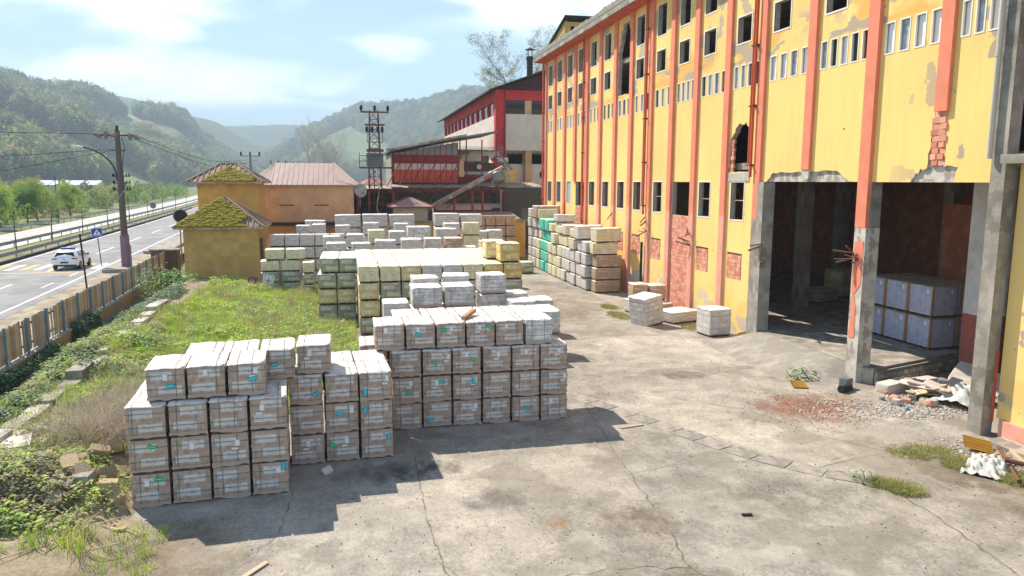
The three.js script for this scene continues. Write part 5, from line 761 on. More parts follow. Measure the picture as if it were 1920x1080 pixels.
{ // pedestrian crossing sign
  const tex = canvasTex(128, 128, (c) => { c.fillStyle = '#1740a8'; c.fillRect(0, 0, 128, 128); c.strokeStyle = '#e8ecf4'; c.lineWidth = 3; c.strokeRect(4, 4, 120, 120); c.fillStyle = '#f2f4f8'; c.beginPath(); c.moveTo(64, 18); c.lineTo(112, 98); c.lineTo(16, 98); c.fill(); c.fillStyle = '#14161c'; c.beginPath(); c.arc(66, 48, 6, 0, 7); c.fill(); c.lineWidth = 6; c.strokeStyle = '#14161c'; c.beginPath(); c.moveTo(65, 54); c.lineTo(62, 72); c.lineTo(52, 90); c.moveTo(62, 72); c.lineTo(74, 90); c.moveTo(52, 66); c.lineTo(64, 58); c.lineTo(78, 66); c.stroke(); c.fillStyle = '#f2f4f8'; for (let k = 0; k < 5; k++) c.fillRect(24 + k * 17, 106, 10, 9); });
  const g = thing('crossing_sign', 'blue square pedestrian crossing sign on a tilted grey post', 'road sign', [-18.26, 0.62, -62.1], 0.2); g.rotation.z = 0.06;
  M('post', cyl(0.04, 0.04, 2.75, 0, 0, 0, 8), MT.steel, g); M('sign_plate', box(0.74, 0.64, 0.02, 0, 2.6, 0.05, 0, 0, 0, 1), [MT.steel, MT.steel, MT.steel, MT.steel, std(0xffffff, 0.5, { map: tex }), MT.steel], g);
}
{ const g = thing('thin_post', 'thin dark steel post standing behind the plank fence', 'post', [-13.7, 0.35, -44]); g.rotation.z = 0.05; M('shaft', cyl(0.05, 0.045, 3.9, 0, 0, 0, 8), MT.dark, g); M('cap', cyl(0.06, 0.05, 0.06, 0, 3.9, 0, 8), MT.dark, g); }
{ const tex = canvasTex(128, 128, (c) => { c.fillStyle = '#8c2430'; c.fillRect(0, 0, 128, 128); c.fillStyle = '#2c3f7c'; c.beginPath(); c.arc(64, 64, 46, 0, 7); c.fill(); c.strokeStyle = '#8c2430'; c.lineWidth = 12; c.beginPath(); c.moveTo(30, 30); c.lineTo(98, 98); c.stroke(); });
  const g = thing('no_parking_sign', 'round red and blue no parking sign leaning by the gatehouse', 'road sign', [-5.75, 0, -48.7]); M('post', cyl(0.03, 0.03, 0.9, 0, 0, -0.05, 6), MT.steel, g); M('sign_plate', new THREE.CylinderGeometry(0.33, 0.33, 0.02, 28).rotateY(Math.PI / 2).rotateX(Math.PI / 2).translate(0, 0.95, 0), [MT.steel, std(0xffffff, 0.5, { map: tex }), MT.steel], g);
  const t2 = canvasTex(128, 128, (c) => { c.fillStyle = '#dfe3e6'; c.fillRect(0, 0, 128, 128); c.strokeStyle = '#3a3f44'; c.lineWidth = 9; c.beginPath(); c.moveTo(64, 24); c.lineTo(64, 104); c.moveTo(34, 64); c.lineTo(94, 64); c.stroke(); c.fillStyle = '#4a5056'; for (const [x, y] of [[14, 14], [14, 46], [14, 90], [100, 18], [100, 94]]) c.fillRect(x, y, 14, 10); });
  const h = thing('notice_plate', 'tilted white notice plate leaning against the slumped stacks', 'sign', [-5.02, 0, -48.6], 0.1); h.rotation.z = -0.2; M('sign_plate', box(0.68, 0.72, 0.02, 0, 0.95, 0, 0, 0, 0, 1), [MT.steel, MT.steel, MT.steel, MT.steel, std(0xffffff, 0.5, { map: t2 }), MT.steel], h); M('stake', box(0.06, 1.2, 0.04, 0, 0.6, -0.04), MT.wood, h);
  const d = thing('round_mirror', 'round dark backed traffic mirror beside the gatehouse eave', 'mirror', [-12.6, 0.4, -62.5]); M('post', cyl(0.05, 0.05, 4.4, 0, 0, 0, 8), MT.steel, d); M('disc', new THREE.CylinderGeometry(0.5, 0.46, 0.08, 28).rotateX(Math.PI / 2).translate(0.1, 4.0, 0.1), MT.dark, d); M('rim', new THREE.TorusGeometry(0.5, 0.05, 8, 28).translate(0.1, 4.0, 0.14), MT.steel, d);
  const e = thing('round_sign', 'small round pale sign back on the median strip', 'road sign', [RX(-150) - 10.5, 0.44, -150]); M('post', cyl(0.04, 0.04, 2, 0, 0, 0, 6), MT.steel, e); M('disc', new THREE.CylinderGeometry(0.55, 0.55, 0.04, 24).rotateX(Math.PI / 2).translate(0, 2, 0), MT.steel, e);
  const w = thing('gate_pier', 'dark brown concrete gate pier at the end of the plank fence', 'pillar', [FX(-58.6), 0, -58.6]); M('shaft', bx(-0.9, 0.9, -0.2, 2.1, -0.5, 0.5), mot([104, 84, 70], 94, { size: 2 }), w); M('cap', bx(-1.0, 1.0, 2.1, 2.2, -0.6, 0.6), MT.concrete, w);
}
{ // white hatchback with a blue light bar
  const g = thing('patrol_car', 'white hatchback with a blue roof light bar driving away at the crossing', 'car', [-20.75, 0.41, -61.9], 0.05);
  const S = [[0, .42, .74, .78, .73, .82, .68], [.06, .32, .85, .9, .82, .95, .74], [.2, .26, .88, .95, .85, 1.08, .72], [.42, .24, .89, .97, .86, 1.32, .62], [.8, .23, .9, .97, .87, 1.42, .59], [1.6, .23, .9, .96, .87, 1.45, .59], [2.3, .23, .9, .95, .87, 1.41, .58], [2.65, .23, .9, .94, .86, 1.2, .64], [3.05, .24, .89, .92, .84, .96, .72], [3.6, .26, .86, .84, .78, .87, .62], [3.95, .3, .78, .72, .66, .74, .55], [4.05, .38, .66, .62, .56, .64, .45]];
  const ring_ = ([s, yb, wm, ybl, wb, yr, wr]) => { const h = [[wm * 0.9, yb], [wm * 0.985, yb + 0.1], [wm, (yb + ybl) * 0.52], [wb, ybl], [lerp(wb, wr, 0.5), lerp(ybl, yr, 0.55)], [wr, yr], [wr * 0.6, yr + 0.035], [0, yr + 0.05]]; return [...h, ...h.slice(0, -1).reverse().map(([x, y]) => [-x, y])].map(([x, y]) => [x, y, -s]); };
  const rings = S.map(ring_), n = rings[0].length, pos = [], idx = []; rings.forEach(q => q.forEach(p => pos.push(...p))); for (let i = 0; i + 1 < rings.length; i++) for (let k = 0; k < n; k++) { const a = i * n + k, b = i * n + (k + 1) % n, c = a + n, d = b + n; idx.push(a, c, b, b, c, d); } for (const i of [0, rings.length - 1]) for (let k = 1; k + 1 < n; k++) idx.push(i * n, i * n + (i ? k + 1 : k), i * n + (i ? k : k + 1));
  const bg = new THREE.BufferGeometry(); bg.setAttribute('position', new THREE.Float32BufferAttribute(pos, 3)); bg.setIndex(idx); bg.computeVertexNormals();
  M('body', bg, new THREE.MeshPhysicalMaterial({ color: 0xeeeeee, roughness: 0.35, clearcoat: 0.8, clearcoatRoughness: 0.05, side: THREE.DoubleSide }), g);
  const quad = (a, b, c, d) => { const q = new THREE.BufferGeometry(); q.setAttribute('position', new THREE.Float32BufferAttribute([...a, ...b, ...c, ...a, ...c, ...d], 3)); q.computeVertexNormals(); return q; }, gl = new THREE.MeshPhysicalMaterial({ color: 0x0e1418, roughness: 0.05, side: THREE.DoubleSide });
  M('rear_window', quad([-0.7, 1.0, -0.1], [0.7, 1.0, -0.1], [0.57, 1.32, -0.36], [-0.57, 1.32, -0.36]), gl, g);
  for (const s of [-1, 1]) { for (const [a, b] of [[0.72, 1.3], [1.36, 2.1]]) M('side_window', quad([s * 0.872, 1.0, -a], [s * 0.872, 1.0, -b], [s * 0.66, 1.34, -b + 0.08], [s * 0.66, 1.34, -a - 0.05]), gl, g); M('side_window', quad([s * 0.872, 0.99, -2.16], [s * 0.87, 0.98, -2.6], [s * 0.75, 1.18, -2.5], [s * 0.67, 1.33, -2.2]), gl, g);
    M('tail_light', new RoundedBoxGeometry(0.34, 0.11, 0.08, 2, 0.03).translate(s * 0.67, 0.87, -0.02), std(0x7c1420, 0.25), g); M('mirror', new RoundedBoxGeometry(0.2, 0.13, 0.1, 2, 0.04).translate(s * 1.0, 1.02, -2.45), MT.black, g);
    for (const z of [-0.72, -3.25]) { const w = M('wheel', new THREE.CylinderGeometry(0.31, 0.31, 0.2, 24).rotateZ(Math.PI / 2).translate(s * 0.83, 0.31, z), MT.black, g); M('rim', new THREE.CylinderGeometry(0.2, 0.2, 0.02, 16).rotateZ(Math.PI / 2).translate(s * 0.935, 0.31, z), MT.steel, w); } }
  M('bumper_strip', new RoundedBoxGeometry(1.5, 0.14, 0.1, 2, 0.04).translate(0, 0.34, -0.04), MT.dark, g); M('number_plate', box(0.52, 0.12, 0.02, 0, 0.58, 0.02), std(0x39404a, 0.6), g);
  M('emblem', new RoundedBoxGeometry(0.09, 0.11, 0.02, 1, 0.01).rotateZ(0.78).translate(0, 0.82, 0.03), MT.steel, g);
  M('light_bar', new RoundedBoxGeometry(1.0, 0.14, 0.26, 2, 0.05).translate(0, 1.56, -1.2), std(0x1f4f9a, 0.3), g); M('windscreen', quad([-0.76, 1.0, -2.95], [0.76, 1.0, -2.95], [0.6, 1.36, -2.45], [-0.6, 1.36, -2.45]), gl, g);
}
// ---------- hills ----------
const hillMat = (a, b, s) => mot(a, s, { amt: 0.55, fine: 0.25, patch: b, at: 0.5, pa: 0.75, size: 600, n: 512, f: 16 }, 1);
const HILLS = {};
function hill(name, ridge, D, mat, rough, label, nu = 120, nv = 46) {
  const c = new THREE.CatmullRomCurve3(ridge.map(([x, z, h]) => V(x, h, z)), false, 'centripetal'), pos = [], uv = [], idx = [], P_ = (u, v) => {
    const q = c.getPoint(u), L = Math.hypot(q.x, q.z), dx = -q.x / L, dz = -q.z / L, t = 1 - v, x = q.x + dx * D * t, z = q.z + dz * D * t;
    const s = v <= 1 ? Math.pow(v, 1.12) : 1 - (v - 1) * 0.8, nz = (fbm(x / rough + 9, z / rough + 4, 5) - 0.5) * 2;
    return V(x, -1 + q.y * s + nz * q.y * 0.18 * Math.sin(Math.min(v, 1) * Math.PI) + (fbm(x / 78, z / 78, 3) - 0.5) * q.y * 0.05 * Math.min(v * 4, 1), z); };
  for (let j = 0; j <= nv; j++) for (let i = 0; i <= nu; i++) { const p = P_(i / nu, j / nv * 1.35); pos.push(p.x, p.y, p.z); uv.push(p.x, -p.z + p.y); }
  for (let j = 0; j < nv; j++) for (let i = 0; i < nu; i++) { const a = j * (nu + 1) + i, b = a + 1, d = a + nu + 1, e = d + 1; idx.push(a, b, d, b, e, d); }
  const g = new THREE.BufferGeometry(); g.setAttribute('position', new THREE.Float32BufferAttribute(pos, 3)); g.setAttribute('uv', new THREE.Float32BufferAttribute(uv, 2)); g.setIndex(idx); g.computeVertexNormals(); HILLS[name] = P_;
  const m = struct('hill', g, mat, label); return P_;
}
const hL = hill('near', [[-1008, -792, 150.8], [-720, -960, 146.4], [-463, -1200, 140], [-442, -1248, 131.3], [-396, -1344, 133.5], [-362, -1440, 122.7], [-305, -1536, 120.5], [-288, -1728, 83.8], [-259, -1872, 62.2], [-233, -2160, 25.5], [-221, -2352, -4.8]], 720, hillMat([122, 140, 78], [92, 112, 66], 101), 270, 'near wooded hillside with terraced meadows');
hill('mid', [[-816, -2040, 221], [-539, -2142, 219], [-463, -2142, 194.5], [-335, -2142, 163.9], [-255, -2142, 117], [-175, -2142, 82.3], [-102, -2162, 33.3]], 510, hillMat([92, 112, 78], [70, 90, 70], 102), 480, 'blue hazy ridge behind the near hill', 70, 24);
const hR = hill('right', [[-265, -2081, 17], [-112, -2040, 110.8], [-4, -2040, 155.7], [51, -2040, 180.2], [194, -1938, 186.3], [237, -1836, 192.4], [298, -1734, 200.6], [530, -1550, 204.7], [857, -1224, 204.7]], 775, hillMat([110, 134, 76], [78, 100, 66], 103), 390, 'hazy wooded hill behind the red factory', 110, 40);
hill('far', [[-1142, -2774, 204.7], [-392, -2856, 198.6], [-228, -2856, 208.8], [-82, -2856, 204.7], [33, -2856, 196.5], [367, -2856, 204.7]], 408, hillMat([92, 112, 86], [80, 96, 80], 104), 900, 'farthest pale mountain range', 60, 16);
// leaf-clump tree for far woods
function puff(seed, n = 90, flat = 1) { const r = rng(seed), pos = [], nor = []; for (let i = 0; i < n; i++) { const th = r() * 6.283, ph = Math.acos(2 * r() - 1), q = 0.55 + 0.5 * vn3(Math.cos(th) * 2 + seed, Math.sin(th) * 2, ph * 2), rr = q * (0.72 + 0.28 * r()), c = V(Math.sin(ph) * Math.cos(th) * rr, (Math.cos(ph) * rr * flat) + 0.75 * flat, Math.sin(ph) * Math.sin(th) * rr), a = V(r() - 0.5, r() - 0.5, r() - 0.5).normalize(), b = V(r() - 0.5, r() - 0.5, r() - 0.5).cross(a).normalize(), s = 0.09 + 0.08 * r(); const p = [c.clone().addScaledVector(a, s), c.clone().addScaledVector(b, s), c.clone().addScaledVector(a, -s * 0.6).addScaledVector(b, -s * 0.7)]; p.forEach(v => pos.push(v.x, v.y, v.z)); } const g = new THREE.BufferGeometry(); g.setAttribute('position', new THREE.Float32BufferAttribute(pos, 3)); g.computeVertexNormals(); return g; }
const leafMat = (c, t = 0.35) => new THREE.MeshPhysicalMaterial({ color: c, roughness: 0.9, side: THREE.DoubleSide, transmission: t, thickness: 0 });
const whiteLeaf = new THREE.MeshPhysicalMaterial({ color: 0xffffff, roughness: 0.95, side: THREE.DoubleSide, transmission: 0.5, thickness: 0 });
function woods(name, place, n, size, cols, seed, label) { const r = rng(seed), im = new THREE.InstancedMesh(puff(seed, 260, 1.05), whiteLeaf, n), o = new THREE.Object3D(), c = new THREE.Color(); let k = 0, guard = 0; while (k < n && guard++ < n * 8) { const p = place(r); if (!p) continue; const s = size * (0.5 + r() * 0.9); o.position.copy(p); o.position.y -= s * 0.15; o.rotation.set(0, r() * 6.3, 0); o.scale.set(s, s * (0.8 + r() * 0.7), s); o.updateMatrix(); im.setMatrixAt(k, o.matrix); const q = cols[r() * cols.length | 0]; c.setRGB(q[0] * (0.8 + r() * 0.4), q[1] * (0.8 + r() * 0.4), q[2]); im.setColorAt(k, c); k++; } im.count = k; return stuff(name, im, label, 'woodland'); }
const wc = [[0.12, 0.18, 0.07], [0.18, 0.26, 0.07], [0.28, 0.36, 0.1], [0.15, 0.19, 0.09], [0.26, 0.24, 0.15], [0.09, 0.13, 0.07], [0.32, 0.37, 0.14]];
woods('hillside_woods', r => { const u = r(), v = r() * 1.02, p = hL(u, v); return fbm(p.x / 150 + 3, p.z / 150 + 8, 4) > 0.40 + 0.07 * (v > 0.45) ? p : null; }, 22000, 10, wc, 7, 'spring woods covering the near hillside');
woods('hillside_woods', r => { const p = hR(r(), r() * 1.02); return fbm(p.x / 200 + 3, p.z / 200 + 8, 4) > 0.44 ? p : null; }, 9000, 11, wc, 8, 'hazy woods on the hill behind the red factory');
woods('valley_scrub', r => { const z = -105 - r() * r() * 620, x = -15 + 0.06 * z * 1.0 - 28 - r() * (40 + -z * 0.45) - (z < -300 ? (-z - 300) * 0.12 : 0); return V(x, -0.4, z); }, 1500, 2.4, [[0.3, 0.38, 0.1], [0.22, 0.3, 0.08], [0.36, 0.38, 0.15], [0.28, 0.28, 0.15]], 9, 'bright green scrub beyond the road');
// distant houses
{ const red = mot([168, 98, 84], 105, { size: 6 }), pale = mot([206, 198, 190], 106, { size: 6 }); const H = [[3, -300, 9, 5, 'r'], [12, -330, 10, 6, 'r'], [-12, -320, 9, 5, 'r']]; const where = ['beside the bare poplars', 'under the hazy hill', 'left of the bare poplars', 'close to the lattice tower', 'farthest in the valley village'];
  H.forEach(([x, z, w, h, k], i) => { const g = thing('village_house', `small red-roofed village house ${where[i]}`, 'house', [x, -0.3, z], i * 0.3, 'valley village houses'); M('wall', bx(-w / 2, w / 2, 0, h, -4, 4), pale, g); const r = hipRoof(-w / 2 - 0.6, w / 2 + 0.6, -4.6, 4.6, h, 2.2, w * 0.2, 0.2); M('roof', merge(r.faces), red, g); for (const a of [-0.25, 0.15]) M('window', bx(w * a, w * a + 1.1, h * 0.5, h * 0.5 + 1.2, 4, 4.06), MT.dark, g); });
  const q = hL(0.5, 0.72), g = thing('hill_house', 'lone pink-roofed farmhouse on the near hillside meadow', 'house', [q.x + 30, q.y - 1, q.z + 30], 0.2); M('wall', bx(-12, 12, 0, 9, -7, 7), pale, g); M('roof', merge(hipRoof(-13.5, 13.5, -8.5, 8.5, 9, 5, 6, 0.3).faces), red, g); for (const a of [-8, -2, 4]) M('window', bx(a, a + 3, 4, 6.5, 7, 7.06), MT.glassDark, g);
  const s = thing('blue_roof_sheds', 'row of blue-grey roofed industrial sheds at the hill foot', 'shed', [-86, -0.3, -265], 0.15); for (let k = 0; k < 4; k++) { M('bay_wall', bx(k * 4.6 - 9, k * 4.6 - 4.6, 0, 5, -5, 5), pale, s); M('bay_roof', beam([k * 4.6 - 6.8, 7.0, -5.5], [k * 4.6 - 6.8, 5.6, 5.5], 4.3, 0.3), mot([150, 168, 186], 107, { size: 5 }, 0.5), s); M('bay_door', bx(k * 4.6 - 8, k * 4.6 - 5.6, 0, 3.6, 5, 5.06), MT.steel, s); }
}
// ---------- trees ----------
function growTree(seed, h, o = {}) { // returns wood and leaf geometry
  const r = rng(seed), wood = [], L = [], up = V(0, 1, 0); const lv = o.levels || 4;
  const leaf = (p, s) => { const a = V(r() - 0.5, r() - 0.5, r() - 0.5).normalize(), b = V(r() - 0.5, r() - 0.5, r() - 0.5).cross(a).normalize(), q = [p.clone().addScaledVector(a, s), p.clone().addScaledVector(b, s * 0.55), p.clone().addScaledVector(a, -s), p.clone().addScaledVector(b, -s * 0.55)]; for (const k of [0, 1, 2, 0, 2, 3]) L.push(q[k].x, q[k].y, q[k].z); };
  const grow = (p, d, len, rad, l) => { const n = l === 0 ? 5 : 3; let q = p.clone(), dir = d.clone(); for (let k = 0; k < n; k++) { const nd = dir.clone().add(V(r() - 0.5, (r() - 0.5) * 0.5 + (o.rise ?? 0.12), r() - 0.5).multiplyScalar(l ? 0.35 : 0.12)).normalize(), e = q.clone().addScaledVector(nd, len / n), ra = rad * (1 - k / n * 0.55), rb = rad * (1 - (k + 1) / n * 0.55); wood.push(bar([q.x, q.y, q.z], [e.x, e.y, e.z], ra, l < 2 ? 7 : 4, rb)); q = e; dir = nd;
      if (l < lv && (l || k >= (o.clear ?? 1))) { const c = l === 0 ? (o.kids || 3) : 2; for (let m = 0; m < c; m++) { const an = r() * 6.283, side = V(Math.cos(an), 0, Math.sin(an)), nd2 = dir.clone().multiplyScalar(o.tight ?? 0.7).add(side.multiplyScalar(o.spread ?? 0.8)).normalize(); grow(q, nd2, len * (0.42 + r() * 0.2) * (l ? 0.95 : 0.8), rb * 0.55, l + 1); } }
      if (l >= lv - 1) for (let m = 0; m < (o.leaves ?? 6); m++) leaf(q.clone().add(V(r() - 0.5, r() - 0.5, r() - 0.5).multiplyScalar(o.scatter ?? 0.5)), (o.leaf ?? 0.09) * (0.6 + r() * 0.8)); } };
  grow(V(0, 0, 0), up, h * (o.trunk ?? 0.62), o.rad ?? h * 0.018, 0);
  const lg = new THREE.BufferGeometry(); lg.setAttribute('position', new THREE.Float32BufferAttribute(L, 3)); lg.computeVertexNormals(); return { wood: merge(wood), leaf: lg };
}
const bark = mot([104, 92, 80], 111, { amt: 0.5, fine: 0.2, size: 1 }), barkGrey = mot([172, 164, 158], 112, { amt: 0.4, size: 1 });
function tree(T, x, z, s, ry, leafM, barkM, label, group, y = 0.2) { const g = thing(T.name || 'roadside_tree', label, 'tree', [x, y, z], ry, group); M('trunk', T.wood, barkM, g); M('crown', T.leaf, leafM, g); g.scale.setScalar(s); return g; }
{ const A = [1, 2, 3].map(k => growTree(k * 9, 8, { levels: 3, leaves: 9, leaf: 0.11, scatter: 1.1, kids: 4 })), greens = [leafMat(0xa9c458), leafMat(0x96b552), leafMat(0x86a84e), leafMat(0xb4b860)];
  const spots = [[-78, 26, 1.0], [-80, 30.5, 1.25], [-84, 25.5, 1.3], [-88, 31, 1.1], [-92, 26, 1.25], [-97, 30, 1.1], [-101, 25, 0.9], [-107, 27, 1.0], [-114, 25, 0.8], [-122, 28, 0.9], [-130, 25.5, 0.8], [-140, 27, 0.9], [-152, 25, 0.8], [-74, 32, 1.0], [-70, 27, 0.9], [-66, 31, 1.05], [-90, 38, 1.3], [-104, 36, 1.2], [-118, 34, 1.1]];
  const what = ['with a pale yellowish crown', 'with a broad bright crown', 'standing tall and slender', 'half hidden behind a brighter one', 'with a wide fresh green crown', 'with thin dark branches', 'small and rounded', 'beside the concrete pole', 'just past the concrete pole', 'leaning over the rail', 'low and wispy', 'near the slim dark post', 'farthest along the rail', 'at the picture edge in the back row', 'at the picture edge by the rail', 'dark trunked at the picture edge', 'tall in the back row', 'dense in the back row', 'faint in the back row'];
  spots.forEach(([z, o, s], i) => tree(A[i % 3], RX(z) - o, z, s, i * 1.3, greens[i % 4], bark, `spring-green riverside tree ${what[i]}`, 'trees beyond the guard rail'));
  const sap = [4, 5].map(k => growTree(k * 7, 5.4, { levels: 2, leaves: 5, leaf: 0.07, scatter: 0.35, kids: 2, clear: 2, rad: 0.06, spread: 0.55 })), pl = ['first', 'second', 'third', 'fourth', 'fifth', 'sixth', 'seventh', 'eighth', 'ninth', 'tenth'];
  for (let k = 0; k < 10; k++) { const z = -68.5 - k * 8.6 - k * k * 0.7; sap[k % 2].name = 'median_sapling'; tree(sap[k % 2], RX(z) - 10.7, z, 1 + (k % 3) * 0.12, k, greens[k % 3], bark, `thin young tree on the median, ${pl[k]} counting away from the crosswalk`, 'saplings on the median', 0.44); }
  const bare = [6, 7].map(k => growTree(k * 13, 22, { levels: 4, leaves: 1, leaf: 0.05, scatter: 0.5, kids: 3, tight: 1.1, spread: 0.55, rad: 0.24, rise: 0.2 })); bare.forEach(b => b.name = 'bare_poplar'); const bl = leafMat(0xc4bcb0, 0.4);
  [[-9, -205, 1.0, 'with the tallest crown of the group'], [-5, -200, 0.95, 'in the middle of the group'], [-1, -207, 0.8, 'shortest of the group'], [-3, -212, 0.9, 'behind the others in the group'], [17, -180, 0.95, 'standing alone behind the lattice tower'], [-28, -230, 0.4, 'small and far by the pink roof ridge']].forEach(([x, z, s, w], i) => tree(bare[i % 2], x, z, s, i * 2, bl, barkGrey, `leafless grey poplar ${w}`, 'bare poplars in the valley'));
  const pt = growTree(301, 30, { levels: 5, leaves: 1, leaf: 0.075, scatter: 0.7, kids: 2, tight: 0.75, spread: 0.7, rad: 0.5, clear: 2 }); pt.name = 'plane_tree'; tree(pt, 28.5, -130, 1.16, 0.6, leafMat(0x9c9874, 0.4), barkGrey, 'tall sparse tree with pale budding branches behind the red factory', null);
  const p2 = growTree(305, 20, { levels: 4, leaves: 2, leaf: 0.13, scatter: 0.9, kids: 3, rad: 0.3 }); p2.name = 'budding_tree'; tree(p2, 35.5, -128, 1.15, 1.6, leafMat(0xa8a878, 0.3), barkGrey, 'lower budding tree behind the black flue', null); tree(p2, 27, -134, 1.0, 3, leafMat(0xa9b45a, 0.3), barkGrey, 'yellow-green bushy tree at the foot of the tall sparse tree', null);
}

// ---------- weeds ----------
function tuftGeo(seed, n, h, w, lean) { const r = rng(seed), p = []; for (let i = 0; i < n; i++) { const a = r() * 6.283, q = r() * 0.12, x = Math.cos(a) * q, z = Math.sin(a) * q, L = h * (0.5 + r() * 0.7), d = lean * (0.3 + r()), ex = x + Math.cos(a) * d, ez = z + Math.sin(a) * d, nx = -Math.sin(a) * w, nz = Math.cos(a) * w, mx = lerp(x, ex, 0.4), mz = lerp(z, ez, 0.4), my = L * 0.62; p.push(x - nx, 0, z - nz, x + nx, 0, z + nz, mx + nx * 0.8, my, mz + nz * 0.8, x - nx, 0, z - nz, mx + nx * 0.8, my, mz + nz * 0.8, mx - nx * 0.8, my, mz - nz * 0.8, mx - nx * 0.8, my, mz - nz * 0.8, mx + nx * 0.8, my, mz + nz * 0.8, ex, L, ez); } const g = new THREE.BufferGeometry(); g.setAttribute('position', new THREE.Float32BufferAttribute(p, 3)); g.computeVertexNormals(); return g; }
function sprayGeo(seed, n, R_, h, s) { const r = rng(seed), p = []; for (let i = 0; i < n; i++) { const a = r() * 6.283, q = Math.sqrt(r()) * R_, y = h * (0.15 + 0.85 * r()) * (1 - 0.45 * (q / R_) ** 2), c = V(Math.cos(a) * q, y, Math.sin(a) * q), d = V(Math.cos(a + (r() - 0.5) * 2), -0.3 + 0.5 * r(), Math.sin(a + (r() - 0.5) * 2)).normalize(), b = V(0, 1, 0).cross(d).normalize().add(V(0, (r() - 0.5) * 0.8, 0)), L = s * (0.6 + 0.8 * r()), m = c.clone().addScaledVector(d, L * 0.5).add(V(0, L * 0.12, 0)), e = c.clone().addScaledVector(d, L).add(V(0, -L * 0.12, 0)), l = m.clone().addScaledVector(b, L * 0.28), k = m.clone().addScaledVector(b, -L * 0.28); for (const v of [c, l, m, c, m, k, l, e, m, m, e, k]) p.push(v.x, v.y, v.z); } const g = new THREE.BufferGeometry(); g.setAttribute('position', new THREE.Float32BufferAttribute(p, 3)); g.computeVertexNormals(); return g; }
const bladeMat = new THREE.MeshPhysicalMaterial({ color: 0xffffff, roughness: 0.85, side: THREE.DoubleSide, transmission: 0.45, thickness: 0 });
function scatter(name, geo, n, place, cols, seed, label, cat, smin = 0.6, smax = 1.4, mat = bladeMat, flat) { const r = rng(seed), im = new THREE.InstancedMesh(geo, mat, n), o = new THREE.Object3D(), c = new THREE.Color(); let k = 0, g = 0; while (k < n && g++ < n * 10) { const p = place(r); if (!p) continue; o.position.set(p[0], p[1], p[2]); o.rotation.set(flat ? 0 : (r() - 0.5) * 0.5, r() * 6.3, flat ? 0 : (r() - 0.5) * 0.5); const s = smin + (smax - smin) * r(); o.scale.set(s, s * (0.8 + r() * 0.5), s); o.updateMatrix(); im.setMatrixAt(k, o.matrix); const q = cols[r() * cols.length | 0], f = 0.75 + r() * 0.5; c.setRGB(q[0] * f, q[1] * f, q[2] * f); im.setColorAt(k, c); k++; } im.count = k; return stuff(name, im, label, cat); }
const fresh = [[0.4, 0.58, 0.04], [0.54, 0.68, 0.07], [0.33, 0.53, 0.05], [0.6, 0.62, 0.12]], dull = [[0.3, 0.35, 0.12], [0.4, 0.38, 0.17], [0.46, 0.4, 0.22], [0.25, 0.32, 0.09]], dry = [[0.42, 0.34, 0.22], [0.34, 0.26, 0.18], [0.5, 0.42, 0.3]], deep = [[0.05, 0.13, 0.03], [0.08, 0.18, 0.04], [0.12, 0.22, 0.05]];
const pallC = (x, z) => (x > -1.7 && z > -44 && z < -38.6) || (x > 0.2 && z < -33) || (x > -5.4 && z < -48.4 && z > -50.5) || (x > -5 && z > -21) || x > 0.75;
// meadow between the stacks
const meadow = r => { const x = -8.2 + r() * 8.9, z = -23.5 - r() * 27.5; if (pallC(x, z) || (x > -1.2 && z > -26)) return null; if (x < -6.4 && r() < 0.55) return null; if (x > -2.4 && z > -34 && r() < 0.5) return null; return [x, bankH(x, z) - 0.02, z]; };
scatter('meadow_grass', tuftGeo(1, 16, 0.34, 0.009, 0.2), 11000, meadow, fresh, 21, 'bright grass patch between the stacks and the fence', 'grass', 0.5, 1.2);
scatter('meadow_weeds', sprayGeo(2, 26, 0.22, 0.34, 0.11), 2600, r => { const p = meadow(r); return p && fbm(p[0] * 0.5 + 5, p[2] * 0.5, 3) > 0.45 ? p : null; }, [...fresh, [0.3, 0.38, 0.08]], 22, 'leafy yellow-green weeds in the grass patch', 'weeds', 0.5, 1.3);
scatter('seed_stalks', tuftGeo(3, 9, 0.62, 0.005, 0.26), 1300, r => { const p = meadow(r); return p && fbm(p[0] * 0.4 + 25, p[2] * 0.4, 3) > 0.5 ? p : null; }, dry, 23, 'dry brown seed stalks standing in the grass patch', 'weeds', 0.7, 1.4);
// bank
const bank = (x0, x1, z0, z1, th, off) => r => { const x = lerp(x0, x1, r()), z = lerp(z0, z1, r()); if ((x > -4.95 && z > -23) || (x > -6.3 && z > -19.4 && fbm(x * 3, z * 3, 2) < 0.56)) return null; return fbm(x * 0.7 + off, z * 0.7 + off, 3) > th ? [x, bankH(x, z) - 0.03, z] : null; };
scatter('bank_weeds', sprayGeo(4, 30, 0.24, 0.3, 0.1), 3000, bank(-11.6, -5.0, -34, -15.6, 0.46, 3), [...fresh, ...dull, [0.14, 0.24, 0.05]], 24, 'mixed weeds over the earth bank', 'weeds', 0.5, 1.3);
scatter('ivy_cover', sprayGeo(5, 34, 0.3, 0.2, 0.12), 1500, bank(-11.4, -9.2, -46, -22, 0.42, 13), [...deep, [0.2, 0.3, 0.08]], 25, 'dark ivy and nettles along the foot of the fence wall', 'ivy', 0.6, 1.5);
scatter('bank_grass', tuftGeo(6, 14, 0.3, 0.008, 0.2), 3600, bank(-11.4, -5.0, -40, -14.6, 0.42, 30), [...dull, ...fresh], 26, 'coarse grass on the earth bank', 'grass', 0.5, 1.2);
scatter('dead_stems', tuftGeo(7, 12, 0.6, 0.004, 0.7), 700, bank(-7.4, -5.0, -25.5, -19.3, 0.36, 50), [[0.44, 0.36, 0.27], [0.5, 0.43, 0.33], [0.36, 0.27, 0.2]], 27, 'tangle of dead grey-brown stems behind the near stack', 'brambles', 0.7, 1.6);
